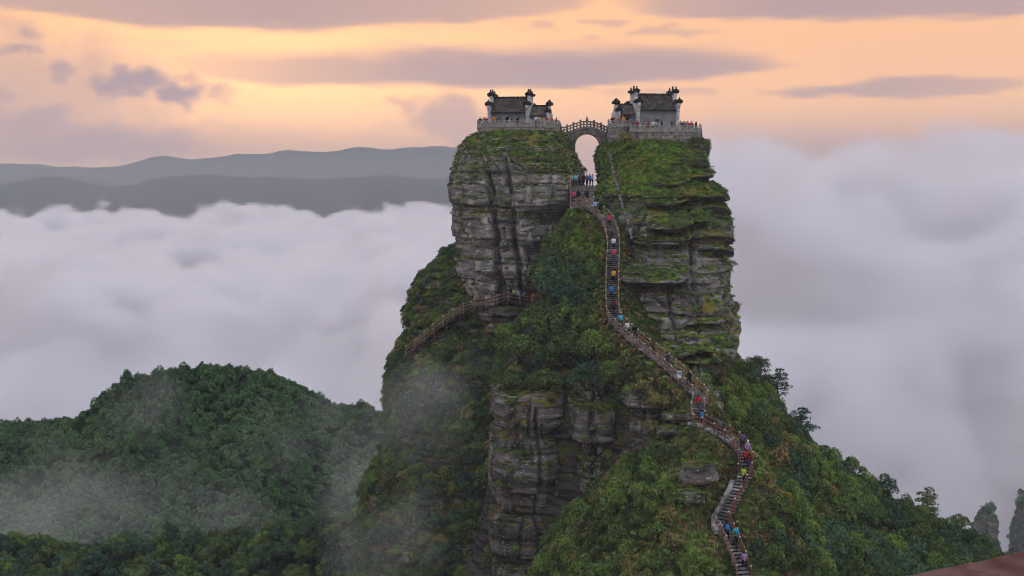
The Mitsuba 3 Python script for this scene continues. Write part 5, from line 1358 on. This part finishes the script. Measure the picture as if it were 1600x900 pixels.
for px, pose, face, ja, tr, lab, hat in ((797, 'photo', 200, 'black', 'grey', 'person in black raising a hand at the bend of the plank walkway', None), (803, 'rail', 180, 'lime', 'black', 'person in lime green leaning on the walkway railing', None), (809, 'stand', 20, 'pale_blue', 'navy', 'person in a pale blue jacket on the level end of the walkway', 'white'),
                                         (818, 'stand', 340, 'turquoise', 'brown', 'person in turquoise and brown on the level end of the walkway', None), (813.5, 'rail', 180, 'brown', 'black', 'person in brown between two people in blue on the walkway', None), (834, 'stand', 0, 'orange', 'orange', 'person all in orange at the end of the walkway near the bushes', None), (842, 'rail', 160, 'navy', 'black', 'person in navy blue at the end of the walkway near the bushes', None)):
    person(near_walk(px), pose, face, ja, tr, lab, hat=hat)
person([(917 - 800) / F * 199.5, 199.5, (HZ - 200.6) / F * 199.5 + .17], 'stand', 90, 'maroon', 'black', 'person in dark red standing on top of the arch bridge')
for px, Y, pose, face, ja, lab in ((750.5, 195.2, 'rail', 200, 'black', 'person in black at the outer corner of the terrace before the arched temple'), (756.5, 194.0, 'stand', 180, 'maroon', 'person in dark red behind the balustrade at the outer corner of the arched temple terrace'), (760.5, 195, 'stand', 150, 'red', 'person in bright red beside the outer gable of the arched temple'),
                                   (771, 191.3, 'rail', 180, 'orange', 'person in orange behind the balustrade before the outer arch of the arched temple'), (797.5, 193.0, 'stand', 180, 'maroon', 'person in dark red before the middle arch of the arched temple'),
                                   (838, 191.6, 'rail', 190, 'white', 'person in white behind the balustrade before the wing of the arched temple'), (841.5, 192.2, 'stand', 120, 'pale_blue', 'person in pale blue next to white clothes, before the wing of the arched temple'), (844.5, 192.6, 'stand', 200, 'yellow', 'person in yellow before the wing of the arched temple'),
                                   (853.5, 192.7, 'rail', 180, 'red', 'person in red behind the balustrade before the wing of the arched temple'), (862, 194, 'photo', 170, 'orange', 'person in orange raising a hand at the bridge end of the arched temple terrace'), (868.5, 195.6, 'rail', 90, 'brown', 'person in brown at the bridge end of the arched temple terrace')):
    person([(px - 800) / F * Y, Y, FL], pose, face, ja, 'black', lab)
for px, Y, pose, face, ja, lab in ((956.5, 194.2, 'rail', 180, 'maroon', 'person in dark red on the small raised terrace, closest to the bridge'), (960, 195.2, 'stand', 210, 'purple', 'person in purple on the small raised terrace under the temple wing'), (967, 193.2, 'stand', 170, 'orange', 'person in orange on the small raised terrace under the temple wing'),
                                   (974.5, 193.2, 'stand', 190, 'yellow', 'person in yellow on the small raised terrace under the temple wing'), (979.5, 194.2, 'stand', 120, 'black', 'person in black on the small raised terrace against the temple gable')):
    person([(px - 800) / F * Y, Y, FW], pose, face, ja, 'black', lab)
for px, Y, pose, face, ja, lab in ((996, 191.4, 'rail', 180, 'red', 'person in red behind the balustrade before the plain temple wall, next to the stair gable'), (1010.5, 191.6, 'stand', 160, 'yellow', 'person in yellow before the plain temple wall'), (1014, 191.2, 'rail', 200, 'purple', 'person in purple before the plain temple wall'), (1020.5, 191.2, 'rail', 180, 'white', 'person in white under the small dark window of the temple'),
                                   (1025, 191.8, 'photo', 180, 'pale_blue', 'person in pale blue raising a hand under the small dark window of the temple'), (1034, 191.5, 'stand', 90, 'black', 'person in black before the plain temple wall, beyond the small window'), (1049, 191.6, 'rail', 180, 'brown', 'person in brown before the plain temple wall, next to the far gable'),
                                   (1063, 192, 'stand', 150, 'maroon', 'person in maroon next to the temple gable, first of the row on the terrace corner'), (1067, 193, 'stand', 200, 'navy', 'person in navy blue in the row on the open terrace corner beside the temple'), (1070, 192, 'rail', 170, 'purple', 'person in purple in the row on the open terrace corner beside the temple'),
                                   (1074.5, 192.6, 'stand', 180, 'red', 'person in bright red standing tall in the row on the open terrace corner'), (1080.5, 193, 'stand', 200, 'pink', 'person in pink on the open terrace corner beside the temple'), (1087.5, 193.2, 'stand', 120, 'black', 'person in black at the outermost corner of the terrace beside the temple')):
    person([(px - 800) / F * Y, Y, FR_], pose, face, ja, 'black', lab)
